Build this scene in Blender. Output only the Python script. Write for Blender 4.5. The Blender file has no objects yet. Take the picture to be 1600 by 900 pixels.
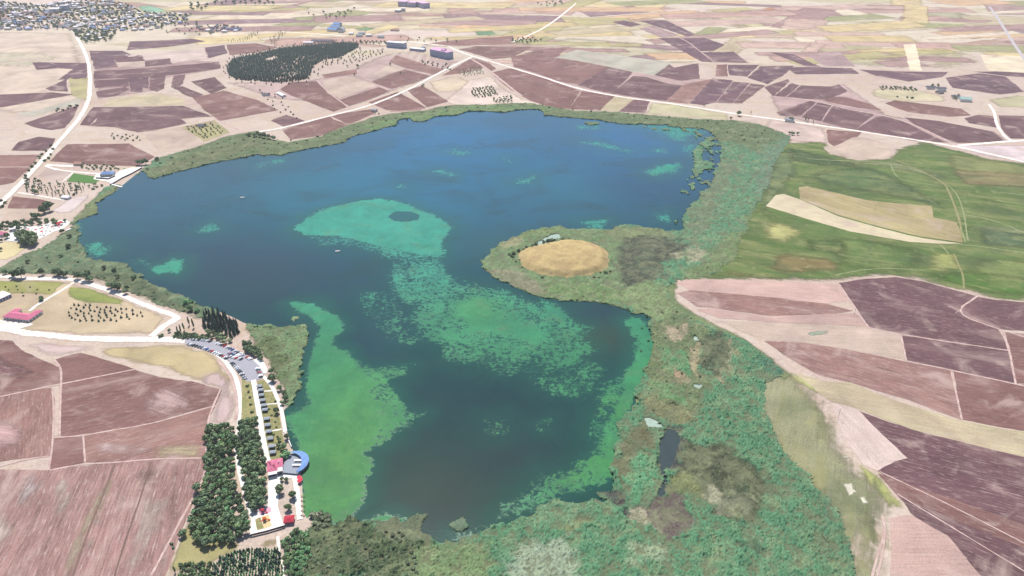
import bpy, bmesh, math, random
import numpy as np
from mathutils import Vector, noise as mnoise
from mathutils.geometry import delaunay_2d_cdt

random.seed(7)
RNG = np.random.default_rng(7)
scene = bpy.context.scene
COL = scene.collection
PI = math.pi

# ------------------------------------------------------------------ camera, world, sun, exposure
CAM_H, PITCH, FPX = 420.0, math.radians(30.0), 1066.7      # drone height, downward pitch, focal length in photo pixels
cam = bpy.data.cameras.new('camera')
cam.sensor_width = 36.0
cam.lens = 36.0 * FPX / 1600.0
cam.clip_start, cam.clip_end = 1.0, 60000.0
cam_ob = bpy.data.objects.new('camera', cam)
COL.objects.link(cam_ob)
cam_ob.location = (0, 0, CAM_H)
cam_ob.rotation_euler = (PI / 2 - PITCH, 0, 0)
scene.camera = cam_ob

SUN_EL, SUN_AZ = math.radians(58), math.radians(-14)       # azimuth from +Y (away from camera), negative = to the left
w = bpy.data.worlds.new('World')
scene.world = w
w.use_nodes = True
wn = w.node_tree
sky = wn.nodes.new('ShaderNodeTexSky')
sky.sky_type = 'NISHITA'
sky.sun_disc = False
sky.sun_elevation = SUN_EL
sky.sun_rotation = SUN_AZ
sky.altitude = 1800
sky.air_density = 1.0
sky.dust_density = 1.2
wn.links.new(sky.outputs[0], wn.nodes['Background'].inputs[0])
wn.nodes['Background'].inputs[1].default_value = 0.11

sun = bpy.data.lights.new('sun', 'SUN')
sun.energy = 4.4
sun.angle = math.radians(0.55)
sun.color = (1.0, 0.95, 0.89)
sun_ob = bpy.data.objects.new('sun', sun)
COL.objects.link(sun_ob)
sd = Vector((math.sin(SUN_AZ) * math.cos(SUN_EL), math.cos(SUN_AZ) * math.cos(SUN_EL), math.sin(SUN_EL)))
sun_ob.rotation_euler = sd.to_track_quat('Z', 'Y').to_euler()
sun_ob.location = sd * 3000

scene.view_settings.view_transform = 'Standard'
scene.view_settings.look = 'None'
scene.view_settings.gamma = 1
scene.view_settings.use_curve_mapping = False
scene.view_settings.exposure = 0.66
scene.cycles.max_bounces = 6
scene.cycles.transparent_max_bounces = 24
scene.cycles.volume_bounces = 0

# ------------------------------------------------------------------ terrain height and pixel -> ground
def _flat(px, py):
    dx, dy = (px - 800) / FPX, (450 - py) / FPX
    d = np.array([dx, math.cos(PITCH) + dy * math.sin(PITCH), -math.sin(PITCH) + dy * math.cos(PITCH)])
    return d
def _g0(px, py):
    d = _flat(px, py); t = CAM_H / -d[2]
    return d[0] * t, d[1] * t
HILLS = []
for px, py, hh, sx, sy in ((470, 96, 16, 170, 190), (40, 92, 14, 200, 260), (560, 100, 8, 150, 170)):
    gx, gy = _g0(px, py); HILLS.append((gx, gy, hh, sx, sy))
ISX, ISY = _g0(882, 410)
def hgt(x, y):
    x = np.asarray(x, float); y = np.asarray(y, float)
    z = np.zeros(np.broadcast(x, y).shape)
    for gx, gy, hh, sx, sy in HILLS:
        z = z + hh * np.exp(-((x - gx) / sx) ** 2 - ((y - gy) / sy) ** 2)
    return z
def P(px, py):
    """photo pixel (1600x900) -> point on the terrain"""
    d = _flat(px, py); z = 0.0
    for _ in range(14):
        t = (CAM_H - z) / -d[2]
        z = 0.5 * z + 0.5 * float(hgt(d[0] * t, d[1] * t))
    return (d[0] * t, d[1] * t, z)
def P2(pts): return np.array([P(*p)[:2] for p in pts])
def mpp(py):
    """metres per photo pixel across at row py"""
    d = _flat(800, py); return (CAM_H / -d[2]) / FPX

# ------------------------------------------------------------------ colours and node materials
def lin(c):
    c = c / 255.0
    return c / 12.92 if c <= 0.04045 else ((c + 0.055) / 1.055) ** 2.4
KALB = 0.60
def S(r, g, b, k=KALB): return (lin(r) * k, lin(g) * k, lin(b) * k)   # photo colour -> base colour

class NT:
    def __init__(self, name, rough=0.9, spec=0.2):
        self.m = bpy.data.materials.new(name); self.m.use_nodes = True
        self.t = self.m.node_tree; self.b = self.t.nodes['Principled BSDF']
        self.b.inputs['Roughness'].default_value = rough
        self.b.inputs['Specular IOR Level'].default_value = spec
    def n(self, typ, **kw):
        o = self.t.nodes.new(typ)
        for k, v in kw.items(): setattr(o, k, v)
        return o
    def l(self, a, b): self.t.links.new(a, b)
    def _in(self, sock, v):
        if hasattr(v, 'is_linked') or isinstance(v, bpy.types.NodeSocket): self.l(v, sock)
        else: sock.default_value = v
    def math(self, op, a, b=0.0, clamp=False):
        o = self.n('ShaderNodeMath', operation=op); o.use_clamp = clamp
        self._in(o.inputs[0], a); self._in(o.inputs[1], b); return o.outputs[0]
    def mix(self, f, a, b, mode='MIX'):
        o = self.n('ShaderNodeMix', data_type='RGBA', blend_type=mode)
        self._in(o.inputs[0], f)
        for s, v in ((o.inputs[6], a), (o.inputs[7], b)):
            if isinstance(v, bpy.types.NodeSocket): self.l(v, s)
            else: s.default_value = (*v[:3], 1)
        return o.outputs[2]
    def attr(self, name): return self.n('ShaderNodeAttribute', attribute_name=name)
    def pos(self): return self.n('ShaderNodeNewGeometry').outputs['Position']
    def vscale(self, v, s):
        o = self.n('ShaderNodeVectorMath', operation='MULTIPLY'); self._in(o.inputs[0], v); o.inputs[1].default_value = s; return o.outputs[0]
    def noise(self, vec, scale, detail=3.0, rough=0.55, dist=0.0):
        o = self.n('ShaderNodeTexNoise'); self.l(vec, o.inputs['Vector'])
        o.inputs['Scale'].default_value = scale; o.inputs['Detail'].default_value = detail
        o.inputs['Roughness'].default_value = rough; o.inputs['Distortion'].default_value = dist
        return o.outputs['Fac']
    def step(self, v, a, b, lo=0.0, hi=1.0):
        o = self.n('ShaderNodeMapRange', interpolation_type='SMOOTHSTEP'); self._in(o.inputs[0], v)
        self._in(o.inputs[1], a); self._in(o.inputs[2], b); o.inputs[3].default_value = lo; o.inputs[4].default_value = hi
        return o.outputs[0]
    def scalecol(self, col, f):
        o = self.n('ShaderNodeVectorMath', operation='SCALE'); self._in(o.inputs[0], col); self._in(o.inputs['Scale'], f); return o.outputs[0]
    def base(self, c): self.l(c, self.b.inputs['Base Color'])
    def bump(self, h, strength, dist):
        o = self.n('ShaderNodeBump'); self.l(h, o.inputs['Height']); o.inputs['Strength'].default_value = strength
        o.inputs['Distance'].default_value = dist; self.l(o.outputs[0], self.b.inputs['Normal'])

def ground_mat(name, soft=False, grass=False):
    """soil or grass; 'tint' rgb = its colour, alpha = strength of the furrow streaks, UV = metres along / across the rows"""
    k = NT(name, 0.95, 0.1)
    t = k.attr('tint'); p = k.pos()
    uv = k.n('ShaderNodeUVMap', uv_map='rows').outputs[0]
    fine = k.noise(k.vscale(uv, (0.035, 0.6, 1)), 1.0, 4, 0.65)
    mid = k.noise(k.vscale(uv, (0.016, 0.11, 1)), 1.0, 5, 0.65)
    wide = k.noise(k.vscale(uv, (0.003, 0.02, 1)), 1.0, 2, 0.5)
    patch = k.noise(p, 0.014, 5, 0.62, 0.6)
    grain = k.noise(p, 0.7, 4, 0.75)
    rows = k.math('ADD', k.math('MULTIPLY', k.math('SUBTRACT', fine, 0.5), 2.4), k.math('MULTIPLY', k.math('SUBTRACT', mid, 0.5), 1.1))
    rows = k.math('ADD', rows, k.math('MULTIPLY', k.math('SUBTRACT', wide, 0.5), 0.7))
    f = k.math('ADD', 1.0, k.math('MULTIPLY', rows, t.outputs['Alpha']))
    f = k.math('ADD', f, k.math('MULTIPLY', k.math('SUBTRACT', patch, 0.5), 1.15))
    f = k.math('ADD', f, k.math('MULTIPLY', k.math('SUBTRACT', grain, 0.5), 1.1 if not grass else 1.9))
    c = k.scalecol(t.outputs['Color'], f)
    pale = k.step(k.noise(p, 0.021, 5, 0.6, 1.0), 0.53, 0.72, 0.0, 0.6)
    if grass:
        c = k.mix(k.step(k.noise(k.vscale(uv, (.012, .04, 1)), 1.0, 6, 0.7, 0.8), 0.42, 0.72, 0, 0.7), c, S(160, 158, 106))
        c = k.mix(k.step(k.noise(p, 0.09, 5, 0.72, 0.8), 0.54, 0.72, 0, 0.5), c, S(176, 178, 128)); c = k.mix(k.step(k.noise(p, 0.012, 4, 0.6, 0.5), 0.48, 0.68, 0, 0.5), c, S(86, 104, 70))
    else:
        c = k.mix(pale, c, S(205, 180, 168))
        dash = k.noise(k.vscale(uv, (0.09, 0.62, 1)), 1.0, 4, 0.7)
        c = k.mix(k.math('MULTIPLY', k.step(dash, 0.52, 0.68), k.math('MULTIPLY', t.outputs['Alpha'], 1.0)), c, S(214, 190, 180))
        blot = k.noise(k.vscale(uv, (0.007, 0.022, 1)), 1.0, 6, 0.68, 0.9)
        c = k.mix(k.math('MULTIPLY', k.step(blot, 0.50, 0.72), k.math('MULTIPLY', t.outputs['Alpha'], 1.1)), c, S(208, 184, 172))
        c = k.mix(k.step(k.noise(p, 0.009, 5, 0.65, 0.7), 0.52, 0.72, 0, 0.35), c, S(150, 116, 112))
    k.base(c)
    if soft:
        e = k.attr('edge')
        sn = k.math('ADD', k.math('MULTIPLY', k.noise(p, 0.04, 6, 0.68, 0.7), .5), k.math('MULTIPLY', k.noise(k.vscale(uv, (0.012, 0.12, 1)), 1.0, 5, 0.66, .3), .5))
        a = k.math('ADD', e.outputs['Fac'], k.math('MULTIPLY', k.math('SUBTRACT', sn, 0.5), 3.2))
        a = k.step(a, 0.1, 1.1)
        tr = k.n('ShaderNodeBsdfTransparent'); mx = k.n('ShaderNodeMixShader')
        k.l(a, mx.inputs[0]); k.l(tr.outputs[0], mx.inputs[1]); k.l(k.b.outputs[0], mx.inputs[2])
        k.l(mx.outputs[0], k.t.nodes['Material Output'].inputs[0])
    return k.m
M_FIELD = ground_mat('ploughed_soil')
M_SOFT = ground_mat('open_soil', soft=True)
M_GRASS = ground_mat('meadow_grass', grass=True)
M_GRASS_SOFT = ground_mat('rough_grass', soft=True, grass=True)

def mat_base_ground():
    k = NT('steppe', 0.95, 0.1); p = k.pos()
    big = k.noise(p, 0.004, 5, 0.6, 0.8); mid = k.noise(p, 0.02, 6, 0.65, 0.8); fine = k.noise(p, 0.3, 4, 0.7)
    streak = k.noise(k.vscale(p, (0.006, 0.03, 1)), 1.0, 4, 0.6, 0.5)
    c = k.mix(k.step(big, 0.35, 0.65), S(218, 200, 184), S(208, 184, 170))
    c = k.mix(k.step(mid, 0.46, 0.70, 0, 0.75), c, S(182, 160, 136))
    c = k.mix(k.step(streak, 0.5, 0.75, 0, 0.55), c, S(206, 186, 156))
    c = k.mix(k.step(k.noise(p, 0.035, 7, 0.72, 1.2), 0.56, 0.72, 0, 0.5), c, S(232, 218, 206)); c = k.mix(k.step(k.noise(p, 0.012, 6, 0.7, 1.0), 0.58, 0.74, 0, 0.5), c, S(166, 142, 126))
    c = k.mix(k.step(k.noise(p, 0.16, 5, 0.75), 0.62, 0.72, 0, 0.4), c, S(140, 126, 96)); c = k.mix(k.step(k.noise(k.vscale(p, (.02, .09, 1)), 1.0, 6, 0.72, 0.6), 0.55, 0.7, 0, 0.5), c, S(186, 158, 146))
    # beyond the village the plain is a patchwork of narrow strip fields
    v = k.n('ShaderNodeTexVoronoi', feature='F1'); k.l(k.vscale(p, (0.0022, 0.0065, 0)), v.inputs['Vector']); v.inputs['Scale'].default_value = 1.0
    sv = k.n('ShaderNodeSeparateColor'); k.l(v.outputs['Color'], sv.inputs[0])
    strip = k.mix(k.step(sv.outputs[0], 0.2, 0.25), S(224, 204, 190), S(222, 208, 184))
    strip = k.mix(k.step(sv.outputs[1], 0.62, 0.66), strip, S(200, 190, 152))
    strip = k.mix(k.step(sv.outputs[1], 0.86, 0.88), strip, S(176, 146, 128))
    sep = k.n('ShaderNodeSeparateXYZ'); k.l(p, sep.inputs[0])
    far = k.step(k.math('ADD', sep.outputs[1], k.math('MULTIPLY', k.math('SUBTRACT', big, 0.5), 1400.0)), 1950, 2350, 0, 0.85)
    c = k.mix(far, c, strip)
    f = k.math('ADD', 1.0, k.math('ADD', k.math('MULTIPLY', k.math('SUBTRACT', fine, 0.5), 0.8), k.math('MULTIPLY', k.math('SUBTRACT', mid, 0.5), 0.8)))
    k.base(k.scalecol(c, f)); return k.m
M_BASE = mat_base_ground()

def mat_noise(name, col, var=0.25, scale=0.6, rough=0.85, spec=0.2, coord='pos', col2=None):
    k = NT(name, rough, spec)
    p = k.pos() if coord == 'pos' else k.n('ShaderNodeTexCoord').outputs['Object']
    n1 = k.noise(p, scale, 4, 0.6, 0.3); n2 = k.noise(p, scale * 7, 2, 0.6)
    f = k.math('ADD', 1.0, k.math('ADD', k.math('MULTIPLY', k.math('SUBTRACT', n1, 0.5), var * 2), k.math('MULTIPLY', k.math('SUBTRACT', n2, 0.5), var)))
    rnd = k.n('ShaderNodeObjectInfo').outputs['Random']
    c = k.mix(k.step(n1, 0.4, 0.7), col, col2 or col)
    f = k.math('MULTIPLY', f, k.math('ADD', 0.93, k.math('MULTIPLY', rnd, 0.14)))
    k.base(k.scalecol(c, f)); return k.m
def mat_leaf(name, c1, c2):
    k = NT(name, 0.75, 0.15)
    p = k.n('ShaderNodeTexCoord').outputs['Object']; rnd = k.n('ShaderNodeObjectInfo').outputs['Random']
    ge = k.n('ShaderNodeNewGeometry').outputs['Random Per Island']
    c = k.mix(k.step(k.math('ADD', k.math('MULTIPLY', k.noise(p, 0.45, 3), 0.7), k.math('MULTIPLY', ge, 0.5)), 0.3, 0.9), c1, c2)
    f = k.math('ADD', 0.62, k.math('MULTIPLY', rnd, 0.8))
    k.base(k.scalecol(c, f)); return k.m

def road_mat(name, c1, c2, worn):
    k = NT(name, 0.95, 0.1); p = k.pos(); u = k.math('ABSOLUTE', k.attr('side').outputs['Fac'])
    c = k.mix(k.step(k.noise(p, .12, 5, .68, .6), .35, .7), c1, c2)
    rut = k.step(k.math('ABSOLUTE', k.math('SUBTRACT', u, .42)), .2, .04, 0, .45); c = k.mix(rut, c, tuple(min(.9, x * 1.18) for x in c1)); c = k.mix(k.step(u, .55, .95, 0, .5), c, c2)
    k.base(k.scalecol(c, k.math('ADD', .84, k.math('MULTIPLY', k.noise(p, .6, 4, .7), .32))))
    a = k.step(k.math('ADD', k.math('SUBTRACT', 1.0, u), k.math('MULTIPLY', k.math('SUBTRACT', k.noise(p, .11, 6, .72), .5), worn)), .02, .30)
    tr = k.n('ShaderNodeBsdfTransparent'); mx = k.n('ShaderNodeMixShader'); k.l(a, mx.inputs[0]); k.l(tr.outputs[0], mx.inputs[1]); k.l(k.b.outputs[0], mx.inputs[2])
    k.l(mx.outputs[0], k.t.nodes['Material Output'].inputs[0]); return k.m
M_ROAD = road_mat('pale_dust_road', S(240, 230, 220, 0.80), S(214, 196, 180, 0.72), 1.3)
M_TRACK = road_mat('farm_track', S(214, 188, 178, 0.66), S(184, 152, 142, 0.6), 2.2)
M_PAVE = mat_noise('white_paving', S(236, 234, 226, 0.78), 0.12, 0.3, col2=S(214, 208, 196, 0.74))
M_ASPHALT = mat_noise('car_park_asphalt', S(176, 174, 182, 0.6), 0.12, 0.2)
M_FARROAD = mat_noise('asphalt_road', S(205, 196, 196, 0.6), 0.1, 0.1)
M_TURF = mat_noise('dry_turf', S(150, 150, 96), 0.35, 0.25, col2=S(172, 158, 116))
M_LAWN = mat_noise('watered_lawn', S(86, 132, 58), 0.2, 0.2)
M_BARK = mat_noise('bark', (0.11, 0.085, 0.06), 0.3, 1.5, coord='obj')
M_LEAF_DARK = mat_leaf('leaf_dark', (.05, .085, .045), (.16, .225, .115))
M_LEAF_MID = mat_leaf('leaf_mid', (0.075, 0.12, 0.055), (0.2, 0.27, 0.125))
M_LEAF_PALE = mat_leaf('leaf_pale', (0.12, 0.16, 0.085), (0.27, 0.32, 0.17))
M_LEAF_GREEN = mat_leaf('leaf_green', (0.07, 0.16, 0.075), (0.19, 0.34, 0.15))
M_NEEDLE = mat_leaf('needle', (.024, .047, .036), (.066, .10, .074))
M_WALL_W = mat_noise('white_render', S(232, 226, 218, 0.75), 0.08, 0.3, coord='obj')
M_WALL_C = mat_noise('cream_render', S(222, 204, 188, 0.7), 0.08, 0.3, coord='obj')
M_WALL_G = mat_noise('grey_lilac_render', S(200, 194, 214, 0.8), 0.08, 0.3, coord='obj')
M_WALL_B = mat_noise('blue_grey_render', S(184, 192, 216, 0.8), 0.08, 0.3, coord='obj')
M_GLASS = NT('window_glass', 0.12, 0.5).m; M_GLASS.node_tree.nodes['Principled BSDF'].inputs['Base Color'].default_value = (0.035, 0.045, 0.06, 1)
M_SHELTER_SHADE = mat_noise('shelter_shade', (0.03, 0.03, 0.035), 0.2, 0.5, coord='obj')
M_ROOF_PINK = mat_noise('pink_red_tiles', S(226, 130, 158, 0.62), 0.16, 0.6, coord='obj', col2=S(208, 112, 140, 0.6))
M_ROOF_LILAC = mat_noise('lilac_pink_sheet', S(232, 186, 214, 0.68), 0.1, 0.4, coord='obj')
M_ROOF_RED = mat_noise('red_sheet_roof', S(196, 62, 78, 0.62), 0.14, 0.6, coord='obj')
M_ROOF_BLUE = mat_noise('blue_sheet_roof', S(120, 150, 206, 0.62), 0.1, 0.5, coord='obj', col2=S(132, 178, 216, 0.62))
M_ROOF_WHITE = mat_noise('white_sheet_roof', S(236, 232, 234, 0.78), 0.08, 0.5, coord='obj')
M_ROOF_GREY = mat_noise('grey_slate_roof', S(168, 176, 186, 0.6), 0.14, 0.6, coord='obj')
M_ROOF_TAN = mat_noise('rust_tile_roof', S(196, 150, 132, 0.6), 0.16, 0.5, coord='obj')
M_ROOF_DARK = mat_noise('dark_grey_roof', S(112, 112, 124, 0.6), 0.14, 0.6, coord='obj')
M_WOOD = mat_noise('weathered_wood', S(150, 126, 104), 0.25, 1.2, coord='obj')
M_STONE = mat_noise('dark_stone_wall', S(118, 106, 104), 0.25, 0.8, coord='obj')
M_METAL = mat_noise('grey_metal', S(150, 152, 156), 0.1, 0.6, 0.5, 0.5, coord='obj')
M_CLOTH_W = mat_noise('white_canvas', S(240, 236, 230, 0.8), 0.06, 1.0, coord='obj')
M_CLOTH_R = mat_noise('red_canvas', S(224, 74, 92, 0.7), 0.1, 1.0, coord='obj')
M_TYRE = mat_noise('tyre_rubber', (0.02, 0.02, 0.02), 0.1, 2, coord='obj')
def car_paint(name, c):
    k = NT(name, 0.25, 0.5); k.b.inputs['Base Color'].default_value = (*c, 1); k.b.inputs['Coat Weight'].default_value = 0.6; return k.m
PAINTS = [('white', car_paint('white_paint', (0.78, 0.78, 0.78))), ('silver', car_paint('silver_paint', (0.45, 0.46, 0.48))),
          ('black', car_paint('black_paint', (0.02, 0.02, 0.022))), ('grey', car_paint('grey_paint', (0.16, 0.165, 0.18))),
          ('red', car_paint('red_paint', (0.45, 0.03, 0.03))), ('blue', car_paint('blue_paint', (0.05, 0.1, 0.3)))]

# ------------------------------------------------------------------ object helpers
def tag(o, label=None, cat=None, group=None, kind=None):
    if label: o['label'] = label
    if cat: o['category'] = cat
    if group: o['group'] = group
    if kind: o['kind'] = kind
    return o
def link(name, me, parent=None, loc=(0, 0, 0), rz=0.0, sc=None):
    o = bpy.data.objects.new(name, me); COL.objects.link(o)
    o.location = loc; o.rotation_euler = (0, 0, rz)
    if sc is not None: o.scale = sc
    if parent: o.parent = parent
    return o
def empty(name, loc, rz=0.0, sc=None):
    o = bpy.data.objects.new(name, None); COL.objects.link(o)
    o.location = loc; o.rotation_euler = (0, 0, rz); o.empty_display_size = 1
    if sc is not None: o.scale = sc
    return o
def copy_tree(o, parent=None):
    c = o.copy(); COL.objects.link(c)
    if parent: c.parent = parent
    for ch in o.children: copy_tree(ch, c)
    return c
class MB:
    """collects verts and faces, builds one mesh"""
    def __init__(self): self.v, self.f, self.mi = [], [], []
    def add(self, vs, fs, mi=0):
        n = len(self.v); self.v += [tuple(p) for p in vs]
        for q in fs: self.f.append([i + n for i in q]); self.mi.append(mi)
    def box(self, x0, y0, z0, x1, y1, z1, mi=0):
        self.add([(x0, y0, z0), (x1, y0, z0), (x1, y1, z0), (x0, y1, z0), (x0, y0, z1), (x1, y0, z1), (x1, y1, z1), (x0, y1, z1)],
                 [(3, 2, 1, 0), (4, 5, 6, 7), (0, 1, 5, 4), (1, 2, 6, 5), (2, 3, 7, 6), (3, 0, 4, 7)], mi)
    def tube(self, p, q, r0, r1=None, n=6, mi=0):
        r1 = r0 if r1 is None else r1
        p, q = Vector(p), Vector(q); d = (q - p).normalized(); a = d.orthogonal().normalized(); b = d.cross(a)
        vs = []
        for c, r in ((p, r0), (q, r1)):
            for i in range(n):
                t = 2 * PI * i / n; vs.append(c + a * (r * math.cos(t)) + b * (r * math.sin(t)))
        fs = [(i, (i + 1) % n, n + (i + 1) % n, n + i) for i in range(n)] + [tuple(range(n))[::-1], tuple(range(n, 2 * n))]
        self.add(vs, fs, mi)
    def gable(self, x0, y0, x1, y1, z, rise, over=0.5, hip=0.0, mi=0, th=0.18):
        """gabled or hipped roof, ridge along x"""
        x0 -= over; x1 += over; y0 -= over; y1 += over; ym = (y0 + y1) / 2; hx = hip * (y1 - y0) / 2
        vs = [(x0, y0, z), (x1, y0, z), (x1, y1, z), (x0, y1, z), (x0 + hx, ym, z + rise), (x1 - hx, ym, z + rise)]
        lo = [(a, b, c - th) for a, b, c in vs[:4]]
        self.add(vs + lo, [(0, 1, 5, 4), (2, 3, 4, 5), (1, 2, 5), (3, 0, 4), (6, 7, 1, 0), (7, 8, 2, 1), (8, 9, 3, 2), (9, 6, 0, 3), (9, 8, 7, 6)], mi)
    def mesh(self, name, *mats):
        me = bpy.data.meshes.new(name); me.from_pydata(self.v, [], self.f)
        for m in mats: me.materials.append(m)
        if len(mats) > 1: me.polygons.foreach_set('material_index', self.mi)
        me.update(); return me
    def build(self, name, mat, parent=None, loc=(0, 0, 0), rz=0.0): return link(name, self.mesh(name, mat), parent, loc, rz)

# ------------------------------------------------------------------ 2-D geometry
def inside(poly, x, y):
    n = len(poly); r = np.zeros(x.shape, bool); j = n - 1
    for i in range(n):
        xi, yi = poly[i]; xj, yj = poly[j]
        if yi != yj:
            c = ((yi > y) != (yj > y)) & (x < (xj - xi) * (y - yi) / (yj - yi) + xi); r ^= c
        j = i
    return r
def dist_poly(poly, x, y, closed=True, want_pt=False):
    best = np.full(x.shape, 1e18); bx = np.zeros(x.shape); by = np.zeros(x.shape); n = len(poly)
    for i in range(n if closed else n - 1):
        ax, ay = poly[i]; cx, cy = poly[(i + 1) % n]; dx, dy = cx - ax, cy - ay; L = dx * dx + dy * dy + 1e-12
        t = np.clip(((x - ax) * dx + (y - ay) * dy) / L, 0, 1); qx = ax + t * dx; qy = ay + t * dy
        d = (x - qx) ** 2 + (y - qy) ** 2
        if want_pt: k = d < best; bx[k] = qx[k]; by[k] = qy[k]
        best = np.minimum(best, d)
    return (np.sqrt(best), bx, by) if want_pt else np.sqrt(best)
def sdist(poly, x, y):
    d = dist_poly(poly, x, y); return np.where(inside(poly, x, y), d, -d)
def sstep(a, b, x):
    t = np.clip((x - a) / (b - a), 0, 1); return t * t * (3 - 2 * t)
_tab = RNG.random((256, 256))
def vnoise(x, y):
    xi = np.floor(x).astype(int); yi = np.floor(y).astype(int); fx = x - xi; fy = y - yi
    fx = fx * fx * (3 - 2 * fx); fy = fy * fy * (3 - 2 * fy)
    g = lambda a, b: _tab[a & 255, b & 255]
    return (g(xi, yi) * (1 - fx) + g(xi + 1, yi) * fx) * (1 - fy) + (g(xi, yi + 1) * (1 - fx) + g(xi + 1, yi + 1) * fx) * fy
def fbm(x, y, o=4, lac=2.13, gain=0.5):
    s = np.zeros(np.shape(x)); a = 1.0; n = 0.0
    for k in range(o):
        s += a * vnoise(x + 17.3 * k, y - 9.1 * k); n += a; a *= gain; x = x * lac; y = y * lac
    return s / n
def densify(poly, step, closed=True):
    out = []; n = len(poly)
    for i in range(n if closed else n - 1):
        a, b = np.array(poly[i]), np.array(poly[(i + 1) % n]); L = np.hypot(*(b - a)); k = max(1, int(L / step))
        for j in range(k): out.append(a + (b - a) * j / k)
    if not closed: out.append(np.array(poly[-1]))
    return np.array(out)
def smooth(poly, it=2, closed=True):
    p = np.array(poly, float)
    for _ in range(it):
        q = []
        n = len(p); rng = range(n if closed else n - 1)
        if not closed: q.append(p[0])
        for i in rng:
            a, b = p[i], p[(i + 1) % n]; q += [a * .75 + b * .25, a * .25 + b * .75]
        if not closed: q.append(p[-1])
        p = np.array(q)
    return p
def set_attr(me, name, data, kind='FLOAT'):
    a = me.attributes.new(name, 'FLOAT_COLOR' if kind == 'COLOR' else 'FLOAT', 'POINT')
    a.data.foreach_set('color' if kind == 'COLOR' else 'value', np.asarray(data, np.float32).ravel())
def np_mesh(name, v, f, mat):
    me = bpy.data.meshes.new(name); nf = len(f); k = f.shape[1]
    me.vertices.add(len(v)); me.vertices.foreach_set('co', np.asarray(v, np.float32).ravel())
    me.loops.add(nf * k); me.loops.foreach_set('vertex_index', np.asarray(f, np.int32).ravel())
    me.polygons.add(nf); me.polygons.foreach_set('loop_start', np.arange(0, nf * k, k, dtype=np.int32))
    me.materials.append(mat); me.update(calc_edges=True); me.validate(); return me

def sheet(name, pts, mat, z, tint, rows=0.25, ang=None, jit=1.0, soft=0.0, sm=0, world=False):
    """one ground sheet: traced outline laid on the terrain, triangulated, slightly irregular edge"""
    if not world: pts = [(x + 90 if x >= 1600 else -90 if x <= 0 else x, y + 60 if y >= 900 else y) for x, y in pts]
    poly = np.array(pts, float) if world else P2(pts)
    if sm: poly = smooth(poly, sm)
    d = max(250.0, float(np.mean(poly[:, 1]))); step = max(4.0, d * 0.008)
    if ang is None:
        e = (np.roll(np.array(pts, float), -1, 0) - np.array(pts, float)) * 1.0; n0 = len(pts); i = int(np.argmax(np.hypot(e[:, 0], e[:, 1]))); pa = np.array(pts[i]) if world else np.array(P(*pts[i])[:2]); pb = np.array(pts[(i + 1) % n0]) if world else np.array(P(*pts[(i + 1) % n0])[:2]); ang = math.atan2(*(pb - pa)[::-1])
        if sm: 
            c = poly - poly.mean(0); u, s, vt = np.linalg.svd(c, full_matrices=False); ang = math.atan2(vt[0, 1], vt[0, 0])
    if name == 'field':
        cc = poly - poly.mean(0); poly = poly + cc / (np.hypot(cc[:, 0], cc[:, 1])[:, None] + 1e-6) * max(1.0, d * .0022)
    b = densify(poly, step)
    nx = fbm(b[:, 0] * .05, b[:, 1] * .05 + 3, 3) - .5; ny = fbm(b[:, 0] * .05 + 50, b[:, 1] * .05, 3) - .5
    amp = jit * max(2.2, d * 0.0022)
    b = b + np.stack([nx, ny], 1) * amp * 1.9 + RNG.normal(size=b.shape) * amp * .10
    hmax = float(np.max(hgt(b[:, 0], b[:, 1])))
    sp = 0
    if hmax > 0.3: sp = 24.0
    if soft: sp = max(soft * 0.6, 3.0)
    V = [tuple(q) for q in b]; nb = len(V)
    if sp:
        x0, y0 = b.min(0); x1, y1 = b.max(0)
        gx, gy = np.meshgrid(np.arange(x0, x1, sp), np.arange(y0, y1, sp)); gx = gx.ravel() + RNG.uniform(-.2, .2, gx.size) * sp; gy = gy.ravel()
        k = sdist(b, gx, gy) > sp * 0.35
        V += list(zip(gx[k], gy[k]))
    r = delaunay_2d_cdt([Vector(q) for q in V], [], [list(range(nb))], 1, 1e-4)
    vo = np.array([(q.x, q.y) for q in r[0]]); F = [f for f in r[2]]
    if len(F) == 0: print('EMPTY SHEET', name, pts[:2]); return None
    zz = hgt(vo[:, 0], vo[:, 1]) + z * .2 + (.3 * (z > .5) if hmax > .3 else 0)
    me = bpy.data.meshes.new(name); me.from_pydata([(a, c, e) for (a, c), e in zip(vo, zz)], [], F); me.materials.append(mat)
    if me.polygons[0].normal.z < 0: me.flip_normals()
    set_attr(me, 'tint', np.tile((*tint, rows), (len(vo), 1)), 'COLOR')
    if soft:
        ds = dist_poly(b, vo[:, 0], vo[:, 1]); set_attr(me, 'edge', np.clip(ds / soft, 0, 1.4))
    ca, sa = math.cos(ang), math.sin(ang); off = random.uniform(0, 900)
    u = vo[:, 0] * ca + vo[:, 1] * sa; v = -vo[:, 0] * sa + vo[:, 1] * ca + off
    li = np.empty(len(me.loops), np.int32); me.loops.foreach_get('vertex_index', li)
    uvl = me.uv_layers.new(name='rows'); uvl.data.foreach_set('uv', np.stack([u[li], v[li]], 1).astype(np.float32).ravel())
    me.update(); o = link(name, me); o['kind'] = 'structure'
    return o
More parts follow.
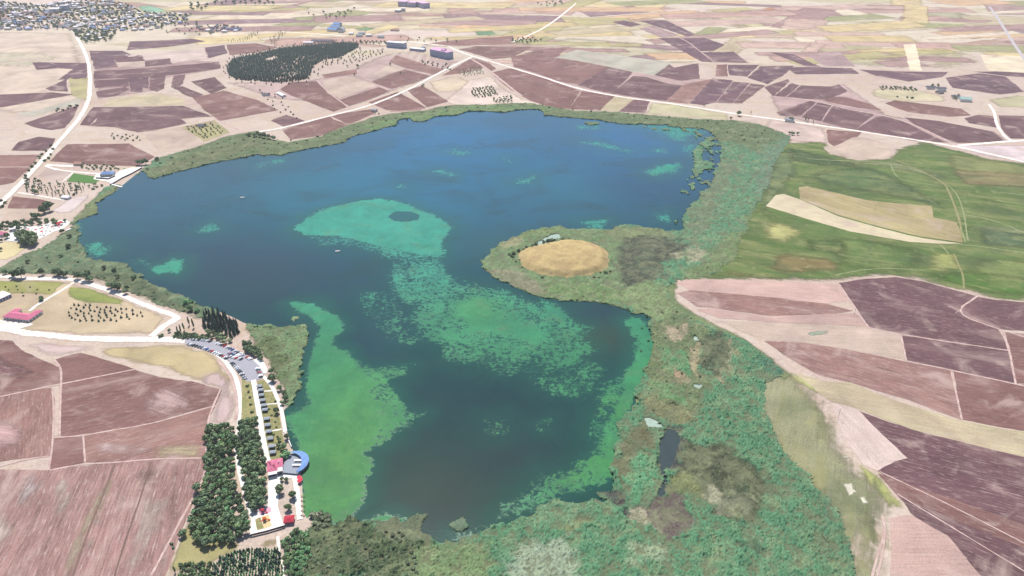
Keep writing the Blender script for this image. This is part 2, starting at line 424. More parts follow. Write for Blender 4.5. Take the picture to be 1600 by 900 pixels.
def strip(name, pts, width, mat, z, sm=2, jit=0.28, world=False):
    """road, track or path along a traced line"""
    c = np.array(pts, float) if world else P2(pts)
    if sm: c = smooth(c, sm, False)
    d0 = float(np.mean(c[:, 1])); c = densify(c, max(4.0, d0 * 0.008), False)
    t = np.gradient(c, axis=0); t /= np.hypot(t[:, 0], t[:, 1])[:, None] + 1e-9; n = np.stack([-t[:, 1], t[:, 0]], 1)
    wl = width / 2 * (1 + jit * 2 * (fbm(c[:, 0] * .06, c[:, 1] * .06, 3) - .5)); wr = width / 2 * (1 + jit * 2 * (fbm(c[:, 0] * .06 + 40, c[:, 1] * .06, 3) - .5))
    a = c + n * wl[:, None]; b = c - n * wr[:, None]; k = len(c)
    xy = np.concatenate([a, b]); hh = hgt(xy[:, 0], xy[:, 1]); zz = hh + z * .2 + (.45 if hh.max() > .3 else 0)
    F = np.array([(i, k + i, k + i + 1, i + 1) for i in range(k - 1)])
    me = np_mesh(name, np.column_stack([xy, zz]), F, mat); set_attr(me, 'side', np.r_[-np.ones(k), np.ones(k)]); o = link(name, me); o['kind'] = 'structure'; return o

# ================================================================== THE SETTING
# base ground: one sheet reaching the horizon, finer where the photo looks
def grid_axis(lo, hi, st, far):
    a = np.arange(lo, hi + st, st); g = [hi]
    e = st
    r = []
    while g[-1] < far: e *= 1.6; g.append(g[-1] + e); r.append(g[-1])
    l = []; gl = [lo]; e = st
    while gl[-1] > -far: e *= 1.6; gl.append(gl[-1] - e); l.append(gl[-1])
    return np.array(l[::-1] + list(a) + r)
gx, gy = grid_axis(-2600, 2600, 26, 11000), grid_axis(0, 4000, 26, 11000)
X, Y = np.meshgrid(gx, gy); nx_, ny_ = len(gx), len(gy)
idx = np.arange(nx_ * ny_).reshape(ny_, nx_)
F = np.stack([idx[:-1, :-1], idx[:-1, 1:], idx[1:, 1:], idx[1:, :-1]], -1).reshape(-1, 4)
o = link('ground', np_mesh('ground', np.column_stack([X.ravel(), Y.ravel(), hgt(X, Y).ravel()]), F, M_BASE)); o['kind'] = 'structure'

# tints (colours as the photo shows them in sun)
DK = S(112, 83, 86); DP = S(110, 83, 91); BR = S(135, 100, 94); BL = S(152, 116, 107); PK = S(202, 170, 158)
TN = S(206, 184, 166); TG = S(198, 184, 150); PL = S(222, 200, 188); OL = S(178, 170, 122); WH = S(240, 222, 190); GY = S(190, 184, 166)

# soft patches of open land: (tint, rows, softness in metres, outline)
SOFTS = [
 (S(216, 196, 176), .12, 25, [(0, 48), (115, 51), (134, 98), (134, 160), (60, 180), (0, 170)]),
 (S(196, 190, 160), .12, 25, [(0, 85), (60, 80), (100, 90), (50, 105), (0, 108)]),
 (S(196, 170, 162), .25, 20, [(345, 128), (480, 125), (540, 112), (600, 85), (640, 78), (720, 95), (690, 115), (560, 165), (420, 155), (380, 140)]),
 (S(222, 204, 172), .12, 60, [(420, 62), (470, 45), (560, 40), (620, 25), (800, 20), (800, 50), (620, 48), (560, 62)]),
 (S(230, 212, 184), .2, 60, [(300, 30), (380, 8), (470, 12), (560, 25), (470, 52), (330, 70), (280, 60)]),
 (S(120, 156, 112), .15, 25, [(430, 5), (452, 3), (472, 16), (455, 20), (430, 18)]),
 (S(120, 158, 120), .15, 25, [(545, 42), (575, 40), (600, 46), (575, 50), (555, 48)]),
 (S(116, 152, 112), .15, 18, [(595, 41), (622, 36), (628, 38), (610, 42)]),
 (S(108, 152, 118), .15, 14, [(736, 48), (760, 41), (780, 54), (745, 56)]),
 (S(150, 196, 168), .12, 20, [(214, 10), (232, 7), (268, 17), (240, 21), (218, 18)]),
 (S(168, 136, 128), .3, 40, [(800, 33), (840, 30), (900, 32), (880, 44), (850, 56), (815, 48)]),
 (S(202, 192, 160), .3, 50, [(850, 60), (900, 58), (1000, 66), (1060, 80), (1120, 96), (1000, 95), (940, 84), (880, 78)]),
 (S(220, 202, 168), .2, 40, [(905, 40), (960, 35), (990, 45), (1000, 56), (940, 57), (915, 50)]),
 (S(206, 196, 152), .3, 90, [(1060, 15), (1150, 20), (1300, 40), (1400, 55), (1320, 70), (1200, 60), (1120, 40)]),
 (S(190, 182, 142), .3, 60, [(1190, 80), (1230, 70), (1340, 60), (1420, 75), (1420, 108), (1330, 104), (1260, 80)]),
 (S(224, 206, 152), .2, 90, [(1200, 40), (1330, 42), (1400, 62), (1330, 66), (1220, 60)]),
 (S(194, 184, 146), .35, 70, [(1440, 70), (1500, 68), (1540, 100), (1480, 112), (1440, 104)]),
 (S(176, 168, 134), .3, 80, [(1180, 20), (1260, 15), (1330, 18), (1300, 28), (1220, 30)]),
 (S(168, 176, 124), .3, 60, [(1330, 34), (1380, 31), (1395, 40), (1345, 41)]),
 (S(150, 160, 118), .3, 70, [(1345, 8), (1420, 5), (1440, 13), (1360, 16)]),
 (S(200, 138, 100), .2, 50, [(1170, 17), (1205, 8), (1235, 14), (1190, 21)]),
 (S(128, 156, 132), .1, 22, [(1458, 22), (1480, 19), (1515, 23), (1521, 31), (1475, 29)]),
 (S(148, 164, 140), .1, 40, [(1545, 14), (1575, 14), (1600, 20), (1600, 26), (1555, 24)]),
 (S(170, 140, 120), .3, 60, [(1130, 38), (1165, 36), (1190, 44), (1150, 46)]),
 (S(188, 160, 140), .3, 60, [(650, 30), (720, 22), (760, 26), (700, 32)]),
 (S(196, 160, 146), .3, 70, [(560, 8), (640, 18), (760, 4), (900, 2), (760, 14), (680, 28), (560, 22)]),
 (S(208, 172, 156), .25, 60, [(900, 8), (1010, 6), (1080, 14), (980, 22)]),
 (S(186, 178, 144), .3, 60, [(1000, 22), (1080, 18), (1150, 28), (1090, 34)]),
 (S(178, 174, 140), .3, 60, [(1400, 12), (1480, 10), (1540, 30), (1450, 34)]),
 (S(204, 176, 160), .25, 60, [(1440, 40), (1540, 34), (1570, 56), (1480, 62)]),
 (S(226, 206, 168), .2, 30, [(1540, 46), (1600, 42), (1600, 62), (1560, 66)]),
 (S(208, 196, 160), .12, 14, [(1360, 138), (1430, 140), (1480, 150), (1480, 160), (1400, 160), (1360, 150)]),
 (S(192, 184, 146), .12, 14, [(1540, 155), (1590, 148), (1600, 170), (1560, 168)]),
 (S(216, 192, 184), .1, 10, [(30, 540), (60, 530), (150, 540), (160, 553), (125, 551), (95, 560), (60, 556)]),
 (S(196, 178, 136), .12, 7, [(145, 543), (200, 540), (250, 537), (292, 538), (325, 548), (348, 566), (366, 592), (364, 606), (330, 602), (290, 592), (250, 577), (205, 567), (170, 560)]),
 (S(206, 182, 176), .1, 8, [(300, 592), (345, 575), (366, 595), (372, 640), (355, 670), (325, 665), (338, 610)]),
 (S(204, 184, 152), .12, 7, [(0, 437), (110, 440), (200, 468), (262, 494), (240, 522), (120, 524), (50, 520), (0, 512)]),
 (S(158, 160, 92), .15, 6, [(0, 436), (60, 437), (105, 440), (80, 462), (30, 460), (0, 462)]),
 (S(150, 160, 86), .15, 6, [(110, 447), (140, 449), (195, 468), (190, 478), (130, 474), (100, 462)]),
 (S(206, 186, 168), .12, 8, [(320, 655), (330, 700), (325, 745), (312, 790), (322, 850), (300, 862), (262, 900), (232, 900), (300, 770), (318, 735)]),
 (S(170, 162, 112), .12, 5, [(300, 795), (316, 775), (330, 830), (395, 850), (440, 838), (440, 856), (380, 858), (330, 885), (265, 895), (262, 885)]),
 (S(214, 190, 178), .15, 12, [(1200, 185), (1290, 200), (1300, 225), (1240, 222), (1190, 200)]),
 (S(200, 192, 154), .12, 10, [(1005, 178), (1018, 160), (1060, 164), (1140, 178), (1140, 188), (1060, 184)]),
 (S(180, 152, 146), .5, 14, [(142, 82), (205, 84), (345, 96), (345, 108), (262, 122), (258, 140), (150, 156)]), (S(192, 164, 156), .5, 14, [(880, 76), (950, 104), (1050, 118), (1200, 134), (1160, 163), (1040, 160), (905, 145), (800, 112), (800, 90)]), (S(190, 162, 156), .5, 14, [(1200, 148), (1320, 130), (1390, 180), (1560, 205), (1580, 222), (1480, 224), (1330, 205), (1215, 182)]),
 (S(224, 206, 204), .1, 10, [(1480, 226), (1600, 226), (1600, 262), (1545, 246)]),
 (S(226, 206, 190), .12, 10, [(730, 125), (770, 118), (785, 135), (820, 155), (880, 168), (830, 164), (720, 166), (690, 160)]),
 (S(212, 194, 166), .12, 10, [(668, 128), (715, 118), (735, 128), (720, 142), (680, 145)]),
]
# fields: (tint, rows, outline)
FIELDS = [
 # left foreground block
 (BR, .3, [(0, 530), (20, 533), (32, 547), (60, 561), (94, 576), (95, 597), (45, 608), (0, 620)]),
 (BR, .3, [(88, 562), (105, 557), (125, 552), (145, 558), (175, 566), (211, 577), (98, 598), (98, 577)]),
 (BR, .45, [(98, 600), (212, 579), (250, 591), (310, 599), (345, 609), (336, 632), (230, 661), (160, 674), (98, 682)]),
 (BL, .55, [(0, 622), (80, 607), (84, 622), (83, 680), (82, 712), (0, 728)]),
 (BR, .3, [(86, 684), (130, 682), (132, 722), (80, 732), (82, 715)]),
 (BL, .5, [(134, 681), (160, 676), (230, 664), (336, 636), (325, 656), (323, 715), (240, 716), (180, 721), (136, 722)]),
 (S(170, 134, 126), .7, [(0, 731), (75, 735), (128, 729), (178, 723), (235, 718), (322, 718), (320, 745), (305, 772), (235, 900), (0, 900)]),
 # far left
 (DP, .25, [(52, 98), (135, 99), (135, 123), (92, 124), (112, 108), (90, 107), (60, 109)]),
 (DP, .25, [(75, 138), (103, 124), (105, 143), (80, 141)]),
 (OL, .3, [(108, 122), (137, 122), (137, 158), (112, 148)]),
 (DK, .3, [(0, 152), (60, 146), (80, 145), (112, 148), (60, 157), (5, 167)]),
 (GY, .3, [(25, 178), (60, 172), (123, 154), (125, 162), (90, 170), (55, 182)]),
 (DK, .3, [(40, 193), (60, 186), (122, 165), (112, 185), (100, 200), (80, 203), (55, 198)]),
 (DK, .3, [(25, 228), (30, 222), (60, 214), (85, 217), (78, 230), (70, 235), (20, 235)]),
 (BR, .3, [(0, 263), (45, 262), (20, 285), (0, 308)]),
 (BL, .3, [(0, 244), (60, 242), (46, 260), (0, 261)]),
 (BR, .4, [(105, 226), (200, 225), (240, 245), (215, 259), (170, 258), (80, 252)]),
 (DK, .3, [(125, 195), (145, 168), (161, 168), (150, 185), (140, 196)]),
 (DK, .45, [(152, 190), (161, 168), (285, 166), (330, 182), (280, 186), (290, 193), (240, 203), (215, 206), (180, 198), (142, 197)]),
 (TG, .2, [(162, 166), (175, 154), (250, 147), (285, 155), (288, 164)]),
 (DP, .25, [(140, 80), (190, 80), (205, 87), (175, 87), (180, 97), (145, 94)]),
 (DP, .25, [(146, 95), (175, 89), (183, 104), (148, 107)]),
 (DK, .25, [(177, 88), (220, 87), (225, 95), (185, 97)]),
 (TN, .2, [(184, 98), (225, 96), (225, 104), (186, 105)]),
 (DK, .25, [(226, 96), (265, 92), (268, 100), (227, 104)]),
 (DK, .25, [(147, 112), (178, 110), (178, 122), (148, 124)]),
 (DK, .3, [(180, 110), (265, 104), (340, 97), (342, 107), (265, 117), (225, 121), (180, 122)]),
 (DK, .25, [(148, 126), (198, 123), (200, 135), (150, 137)]),
 (DP, .25, [(200, 123), (232, 120), (231, 138), (223, 136), (222, 144), (206, 143)]),
 (DK, .25, [(235, 120), (259, 118), (255, 138), (245, 143), (234, 140)]),
 (DK, .25, [(272, 118), (289, 117), (285, 130), (278, 137), (268, 136)]),
 (DK, .3, [(152, 143), (195, 136), (200, 140), (180, 150), (155, 152)]),
 (DK, .25, [(272, 138), (285, 135), (317, 148), (305, 153), (290, 148)]),
 (DK, .25, [(300, 128), (335, 121), (352, 137), (330, 146)]),
 (BR, .3, [(303, 154), (350, 142), (400, 157), (432, 172), (400, 178), (345, 188), (322, 172)]),
 (DP, .3, [(205, 65), (300, 61), (318, 65), (260, 73), (200, 78)]),
 (DP, .25, [(320, 75), (350, 71), (354, 83), (325, 91)]),
 (BR, .25, [(355, 70), (400, 68), (432, 74), (400, 82), (360, 86)]),
 (PL, .15, [(195, 86), (318, 76), (324, 91), (268, 99), (264, 91), (225, 94), (205, 90)]),
 (OL, .2, [(284, 199), (335, 189), (358, 207), (320, 221)]),
 (TN, .15, [(228, 212), (280, 198), (318, 224), (300, 231), (250, 238)]),
 # middle top
 (BR, .25, [(440, 140), (455, 129), (495, 128), (510, 145), (535, 158), (540, 167), (520, 174), (455, 148)]),
 (TN, .15, [(505, 126), (550, 120), (587, 134), (530, 153), (513, 146)]),
 (BL, .25, [(505, 117), (555, 109), (556, 115), (510, 122)]),
 (BR, .25, [(530, 157), (590, 137), (607, 142), (585, 152), (548, 165)]),
 (BR, .25, [(580, 128), (632, 109), (671, 119), (645, 130), (612, 138)]),
 (BL, .25, [(610, 97), (620, 87), (660, 100), (696, 110), (682, 117), (640, 107)]),
 (TN, .15, [(585, 116), (610, 100), (632, 108), (595, 120)]),
 (BR, .25, [(577, 160), (622, 144), (664, 168), (655, 172), (612, 174)]),
 (BR, .25, [(638, 142), (660, 134), (699, 158), (667, 167)]),
 (BR, .3, [(443, 203), (513, 181), (520, 187), (544, 195), (500, 212), (455, 218)]),
 (BR, .3, [(517, 180), (580, 171), (582, 178), (546, 194)]),
 (DK, .25, [(425, 188), (448, 180), (474, 189), (443, 197)]),
 (BL, .2, [(660, 70), (700, 64), (800, 56), (800, 68), (725, 71)]),
 (BR, .3, [(718, 77), (745, 73), (800, 74), (832, 73), (800, 89), (770, 92)]),
 (BR, .25, [(692, 118), (737, 91), (762, 103), (735, 112)]),
 (BR, .25, [(742, 91), (760, 97), (775, 107), (765, 111)]),
 (BR, .3, [(768, 114), (798, 107), (850, 123), (905, 142), (888, 169), (860, 167), (830, 157), (800, 140), (780, 125)]),
 (BR, .3, [(800, 90), (835, 80), (890, 73), (868, 91), (900, 95), (948, 104), (903, 132), (870, 126), (840, 114), (805, 104)]),
 (DK, .3, [(905, 133), (950, 105), (988, 113), (957, 146), (930, 140)]),
 (DK, .3, [(958, 146), (990, 119), (1010, 121), (1042, 131), (1066, 134), (1040, 157), (1000, 152)]),
 (BL, .3, [(1042, 158), (1068, 133), (1111, 124), (1075, 162)]),
 (DP, .3, [(1078, 161), (1113, 123), (1145, 126), (1118, 159), (1100, 164)]),
 (DP, .3, [(1120, 160), (1146, 128), (1171, 130), (1145, 160)]),
 (DK, .3, [(1147, 160), (1173, 131), (1195, 134), (1160, 161)]),
 (BR, .3, [(890, 170), (910, 143), (960, 150), (938, 172)]),
 (TG, .2, [(939, 172), (961, 151), (990, 156), (967, 174)]),
 (DK, .5, [(968, 174), (991, 156), (1015, 158), (1007, 176)]),
 (GY, .2, [(872, 90), (902, 78), (1050, 98), (1025, 118), (990, 112), (950, 104)]),
 (DK, .3, [(1025, 117), (1047, 101), (1054, 106), (1090, 99), (1092, 122), (1064, 126)]),
 (BR, .25, [(1120, 102), (1136, 101), (1136, 119), (1118, 119)]),
 (DP, .3, [(1139, 102), (1185, 102), (1166, 119), (1140, 117)]),
 (DP, .3, [(1169, 121), (1189, 104), (1240, 103), (1225, 115), (1200, 131)]),
 (DP, .3, [(1030, 60), (1065, 60), (1119, 97), (1096, 96), (1070, 81)]),
 (DP, .3, [(1068, 60), (1100, 59), (1130, 70), (1115, 79), (1093, 80)]),
 (DP, .3, [(1099, 82), (1145, 81), (1168, 98), (1122, 97)]),
 (DP, .3, [(1000, 33), (1040, 32), (1085, 53), (1074, 57), (1040, 45)]),
 (DP, .3, [(958, 35), (975, 32), (1000, 38), (985, 42)]),
 (S(170, 142, 140), .4, [(1000, 45), (1020, 40), (1060, 55), (1035, 59)]),
 # right top
 (DP, .25, [(1232, 106), (1265, 105), (1330, 107), (1340, 115), (1245, 116)]),
 (DP, .3, [(1205, 82), (1240, 85), (1280, 104), (1258, 103)]),
 (S(176, 148, 146), .5, [(1262, 86), (1310, 80), (1335, 103), (1290, 103)]),
 (DP, .25, [(1345, 109), (1400, 112), (1480, 113), (1470, 120), (1420, 127), (1370, 118)]),
 (DP, .3, [(1480, 122), (1530, 115), (1570, 120), (1598, 143), (1560, 147), (1490, 137)]),
 (DP, .25, [(1522, 112), (1560, 112), (1600, 119), (1600, 126), (1575, 119)]),
 (DK, .25, [(1196, 136), (1230, 124), (1234, 127), (1208, 150)]),
 (DK, .25, [(1211, 149), (1237, 130), (1249, 134), (1226, 152)]),
 (DK, .3, [(1228, 153), (1254, 134), (1300, 136), (1310, 132), (1322, 143), (1290, 155)]),
 (DK, .25, [(1215, 175), (1265, 158), (1274, 160), (1250, 182), (1220, 180)]),
 (DK, .25, [(1253, 183), (1278, 160), (1298, 165), (1283, 189)]),
 (DK, .3, [(1286, 190), (1303, 165), (1365, 178), (1335, 203)]),
 (DK, .3, [(1338, 203), (1370, 183), (1387, 181), (1412, 190), (1475, 222), (1430, 220), (1380, 211)]),
 (BR, .25, [(1300, 152), (1320, 152), (1360, 163), (1375, 172), (1340, 168), (1290, 158)]),
 (BR, .25, [(1385, 162), (1400, 157), (1500, 170), (1515, 180), (1480, 182), (1420, 175)]),
 (DK, .3, [(1415, 184), (1470, 190), (1550, 206), (1568, 221), (1495, 223), (1440, 200)]),
 (DK, .3, [(1510, 185), (1530, 180), (1552, 182), (1556, 199), (1515, 192)]),
 (DK, .3, [(1562, 181), (1600, 183), (1600, 216), (1580, 216), (1566, 200)]),
 (BR, .25, [(1293, 203), (1345, 207), (1330, 225), (1305, 230), (1295, 222)]),
 (WH, .1, [(1535, 86), (1600, 92), (1600, 118), (1545, 110)]),
 (WH, .1, [(1412, 70), (1430, 69), (1440, 110), (1422, 111)]),
 # right foreground
 (PK, .3, [(1055, 440), (1100, 437), (1200, 440), (1309, 445), (1330, 470), (1290, 474), (1200, 464), (1080, 453)]),
 (BL, .6, [(1060, 458), (1080, 454), (1200, 465), (1290, 475), (1332, 486), (1280, 492), (1200, 492), (1090, 478)]),
 (PK, .3, [(1090, 484), (1110, 482), (1200, 494), (1335, 489), (1355, 510), (1200, 502), (1125, 497)]),
 (TN, .3, [(1128, 502), (1200, 504), (1355, 512), (1406, 522), (1414, 562), (1330, 547), (1260, 535), (1200, 531), (1165, 520)]),
 (BL, .7, [(1195, 533), (1260, 537), (1330, 549), (1415, 566), (1485, 579), (1500, 655), (1420, 625), (1330, 597), (1280, 585), (1230, 558)]),
 (DK, .4, [(1313, 443), (1350, 437), (1400, 434), (1440, 440), (1500, 456), (1524, 463), (1489, 489), (1558, 514), (1574, 546), (1410, 522), (1360, 511), (1336, 478)]),
 (DK, .3, [(1529, 465), (1560, 470), (1600, 480), (1600, 524), (1565, 514), (1495, 490)]),
 (DK, .35, [(1410, 525), (1574, 549), (1584, 599), (1488, 577), (1418, 563)]),
 (BR, .3, [(1491, 581), (1585, 602), (1600, 605), (1600, 688), (1506, 656)]),
 (BR, .4, [(1571, 520), (1600, 530), (1600, 600), (1589, 599), (1578, 549)]),
 (TG, .35, [(1240, 582), (1290, 596), (1330, 599), (1400, 627), (1500, 658), (1600, 690), (1600, 735), (1500, 700), (1440, 676), (1345, 640), (1300, 628)]),
 (PL, .25, [(1300, 630), (1343, 643), (1390, 690), (1418, 716), (1375, 735), (1350, 725), (1325, 690)]),
 (DK, .5, [(1345, 644), (1430, 674), (1600, 737), (1600, 848), (1480, 795), (1420, 764), (1374, 736), (1400, 722), (1420, 716), (1390, 690)]),
 (BR, .4, [(1374, 740), (1600, 853), (1600, 890), (1500, 842), (1410, 782)]),
 (DK, .5, [(1410, 778), (1600, 896), (1600, 900), (1584, 900), (1425, 802)]),
 (PK, .3, [(1393, 812), (1425, 806), (1480, 838), (1582, 900), (1390, 900)]),
]
ZS = 0.12
for i, (t, r, s, pts) in enumerate(SOFTS):
    green = t[1] > t[0] * 1.03
    sheet('grassland' if green else 'open_land', pts, M_GRASS_SOFT if green else M_SOFT, ZS + 0.008 * i, t, r, soft=s, jit=0.6)
for i, (t, r, pts) in enumerate(FIELDS):
    k = random.uniform(0.93, 1.07); t = tuple(c * k for c in t)
    a = None
    if i == 6: a = math.atan2(*(np.subtract(P(178, 724)[:2], P(110, 899)[:2])[::-1]))
    if i == 3: a = math.atan2(*(np.subtract(P(60, 610)[:2], P(45, 720)[:2])[::-1]))
    sheet('field', pts, M_FIELD, 0.75 + 0.004 * (i % 12), t, r, ang=a, jit=0.7)

for i, (t, pts, sf) in enumerate(((S(214, 196, 190), [(25, 742), (80, 736), (70, 775), (45, 800), (15, 812)], 9), (S(216, 200, 186), [(84, 745), (126, 738), (122, 785), (96, 825), (74, 810)], 8), (S(178, 170, 138), [(165, 745), (186, 735), (120, 890), (92, 910), (70, 905), (120, 820)], 6),
        (S(196, 184, 168), [(150, 790), (178, 745), (150, 850), (128, 905), (104, 905)], 6), (S(206, 188, 176), [(226, 765), (275, 765), (262, 830), (210, 895), (186, 890), (205, 820)], 9), (S(196, 178, 168), [(255, 840), (275, 800), (295, 770), (240, 900), (215, 910)], 6),
        (S(198, 186, 144), [(232, 695), (322, 686), (322, 718), (250, 722), (228, 712)], 8), (S(210, 186, 180), [(140, 690), (235, 690), (240, 708), (150, 716)], 7), (S(202, 184, 170), [(0, 790), (40, 800), (20, 870), (0, 890)], 9), (S(196, 166, 160), [(240, 600), (300, 604), (320, 640), (270, 655), (200, 650)], 12),
        (S(122, 90, 88), [(210, 730), (250, 725), (240, 765), (215, 775)], 8), (S(122, 90, 90), [(0, 540), (40, 560), (60, 590), (20, 600), (0, 590)], 10), (S(184, 150, 146), [(0, 660), (40, 650), (60, 700), (0, 715)], 9))):
    sheet('worn_soil', pts, M_SOFT, 0.84 + .008 * i, tuple(.92 * a + .08 * b for a, b in zip(t, BL)), .7, ang=math.atan2(*(np.subtract(P(178, 724)[:2], P(110, 899)[:2])[::-1])) if pts[0][1] > 715 else None, soft=sf * 1.5, sm=1)
M_FURROW = mat_noise('damp_furrow', S(128, 104, 92), .25, .3)
strip('furrow', [(179, 727), (163, 770), (150, 800), (126, 862), (112, 905)], 1.5, M_FURROW, .955, jit=.5); strip('furrow', [(236, 722), (221, 775), (206, 815), (183, 885), (178, 905)], 1.3, M_FURROW, .96, jit=.5)
FT = [S(206, 176, 160), S(196, 160, 146), S(178, 146, 138), S(214, 192, 140), S(222, 202, 150), S(188, 178, 124), S(164, 164, 116), S(200, 184, 150), S(232, 216, 188), S(170, 136, 130), S(150, 122, 124), S(216, 180, 140)]
rs = random.Random(11)
for i in range(130):
    if i < 90: px, py = rs.uniform(780, 1680), 3 + 102 * rs.random() ** 1.5
    else: px, py = rs.uniform(300, 800), 3 + 60 * rs.random() ** 1.3
    if 600 < px < 690 and py > 40: continue
    cx, cy, _ = P(px, py); L, W = rs.uniform(60, 190) * (1 + (cy - 1400) / 2600), rs.uniform(18, 48) * (1 + (cy - 1400) / 1500); a = rs.choice((-.25, -.1, .05, .2, .35, 1.1)) + rs.uniform(-.1, .1); ca, sa = math.cos(a), math.sin(a); sk = rs.uniform(-.5, .5) * W
    q = [(-L, -W), (L, -W), (L + sk, W), (-L + sk, W)]
    sheet('strip_field', [(cx + x * ca - y * sa, cy + x * sa + y * ca) for x, y in q], M_SOFT, .42 + .0016 * i, rs.choice(FT), .35, ang=a, soft=rs.uniform(10, 24), world=True)
# the green meadow east of the reeds, with its two cut strips
MEADOW = [(1215, 222), (1290, 220), (1302, 240), (1340, 249), (1388, 246), (1398, 232), (1440, 220), (1490, 232), (1545, 247), (1600, 263), (1600, 480), (1560, 470), (1500, 456), (1440, 439),
          (1400, 433), (1350, 436), (1310, 443), (1200, 440), (1080, 440), (1085, 425), (1110, 385), (1140, 315), (1165, 255), (1180, 222)]
sheet('meadow', MEADOW, M_GRASS_SOFT, 0.60, S(97, 119, 65), .5, soft=14, ang=math.radians(-20))
for t, pts in ((S(93, 117, 73), [(1300, 262), (1360, 258), (1420, 285), (1480, 320), (1490, 340), (1440, 318), (1340, 300), (1270, 285), (1260, 270)]),
               (S(135, 140, 89), [(1470, 235), (1560, 250), (1600, 270), (1600, 300), (1540, 290), (1480, 270)]),
               (S(104, 129, 70), [(1290, 365), (1340, 368), (1450, 390), (1450, 420), (1390, 428), (1300, 420)]),
               (S(131, 145, 86), [(1510, 400), (1570, 400), (1600, 420), (1600, 470), (1540, 455), (1500, 430)]),
               (S(160, 161, 113), [(1175, 340), (1200, 345), (1230, 360), (1215, 375), (1180, 365)]),
               (S(135, 147, 113), [(1500, 350), (1540, 348), (1600, 365), (1600, 376), (1560, 370), (1510, 362)]),
               (S(135, 145, 103), [(1290, 250), (1400, 250), (1480, 272), (1490, 290), (1440, 276), (1380, 262), (1300, 262)])):
    sheet('grassland', pts, M_GRASS_SOFT, 0.66 + 0.01 * pts[0][0] / 1600, t, .5, soft=22, ang=math.radians(-20))
for i, (t, pts) in enumerate(((S(184, 180, 118), [(1195, 342), (1240, 350), (1262, 366), (1225, 385), (1190, 372)]), (S(176, 178, 108), [(1445, 392), (1500, 392), (1510, 420), (1470, 432), (1440, 418)]), (S(78, 98, 62), [(1230, 228), (1300, 245), (1360, 262), (1290, 262), (1225, 250)]), (S(86, 110, 60), [(1250, 372), (1330, 372), (1330, 400), (1260, 395)]),
        (S(132, 118, 78), [(1210, 395), (1300, 400), (1330, 425), (1230, 432), (1190, 420)]), (S(136, 124, 88), [(1480, 262), (1600, 275), (1600, 300), (1500, 290)]), (S(82, 106, 76), [(1520, 350), (1600, 380), (1600, 400), (1530, 385)]), (S(88, 120, 56), [(1400, 425), (1470, 440), (1540, 460), (1600, 475), (1600, 440), (1500, 420)]), (S(102, 122, 84), [(1205, 240), (1240, 225), (1250, 270), (1215, 320), (1180, 350), (1185, 310)]), (S(118, 120, 74), [(1090, 430), (1140, 418), (1230, 432), (1300, 440), (1200, 440)]))):
    sheet('grassland', pts, M_GRASS_SOFT, .70 + .006 * i, t, .6, soft=16, ang=math.radians(-15))
M_PALETRACK = road_mat('worn_grass_track', S(176, 182, 136, .5), S(150, 160, 104, .5), 2.2)
for i, (q, wd) in enumerate((([(1262, 248), (1320, 252), (1390, 252), (1440, 268), (1476, 286), (1488, 310), (1498, 345), (1508, 378)], 3), ([(1392, 258), (1402, 280), (1440, 286), (1472, 292)], 2.5), ([(1476, 286), (1494, 300), (1506, 330), (1512, 376)], 2.5), ([(1500, 335), (1550, 342), (1620, 372)], 3), ([(1502, 382), (1540, 386), (1620, 398)], 2.5), ([(1305, 430), (1350, 421), (1390, 419), (1445, 423)], 2), ([(1550, 300), (1620, 306)], 2.5), ([(1470, 383), (1482, 396)], 2.5))):
    strip('path', q, wd, M_PALETRACK, .80 + .012 * i, jit=.6)
sheet('hay_field', [(1197, 322), (1212, 305), (1225, 303), (1250, 312), (1310, 338), (1380, 358), (1440, 372), (1505, 381), (1470, 381), (1420, 378), (1330, 362), (1260, 342)], M_FIELD, 0.92, S(212, 198, 164), .3, jit=.5)
sheet('hay_field', [(1248, 293), (1262, 291), (1300, 300), (1350, 312), (1400, 318), (1456, 322), (1458, 340), (1495, 347), (1505, 379), (1440, 370), (1380, 356), (1310, 336), (1250, 311)], M_FIELD, 0.90, S(176, 162, 116), .5, jit=.5)
sheet('field', [(1285, 230), (1310, 228), (1340, 211), (1385, 226), (1394, 240), (1370, 248), (1330, 247), (1300, 240)], M_FIELD, 0.82, S(206, 184, 166), .2, sm=1)
sheet('lawn', [(104, 284), (115, 271), (152, 276), (158, 280), (148, 287)], M_LAWN, 0.85, (0, 0, 0), jit=.2)
sheet('lawn', [(188, 270), (193, 263), (207, 265), (203, 271)], M_LAWN, 0.95, (0, 0, 0), jit=.2)
sheet('open_land', [(75, 330), (110, 310), (140, 302), (138, 312), (112, 332), (88, 334)], M_SOFT, 0.64, S(226, 210, 204), .1, soft=6)
sheet('open_land', [(0, 380), (30, 377), (48, 384), (30, 398), (8, 407), (0, 400)], M_SOFT, 0.64, S(222, 206, 158), .1, soft=4)
sheet('field', [(14, 325), (22, 307), (60, 312), (85, 318), (70, 326)], M_FIELD, 0.76, BR, .3)
sheet('field', [(4, 345), (16, 327), (70, 328), (60, 345), (30, 348)], M_FIELD, 0.77, TN, .2)
sheet('field', [(60, 275), (75, 263), (112, 270), (105, 281), (85, 280)], M_FIELD, 0.78, S(196, 176, 164), .2)

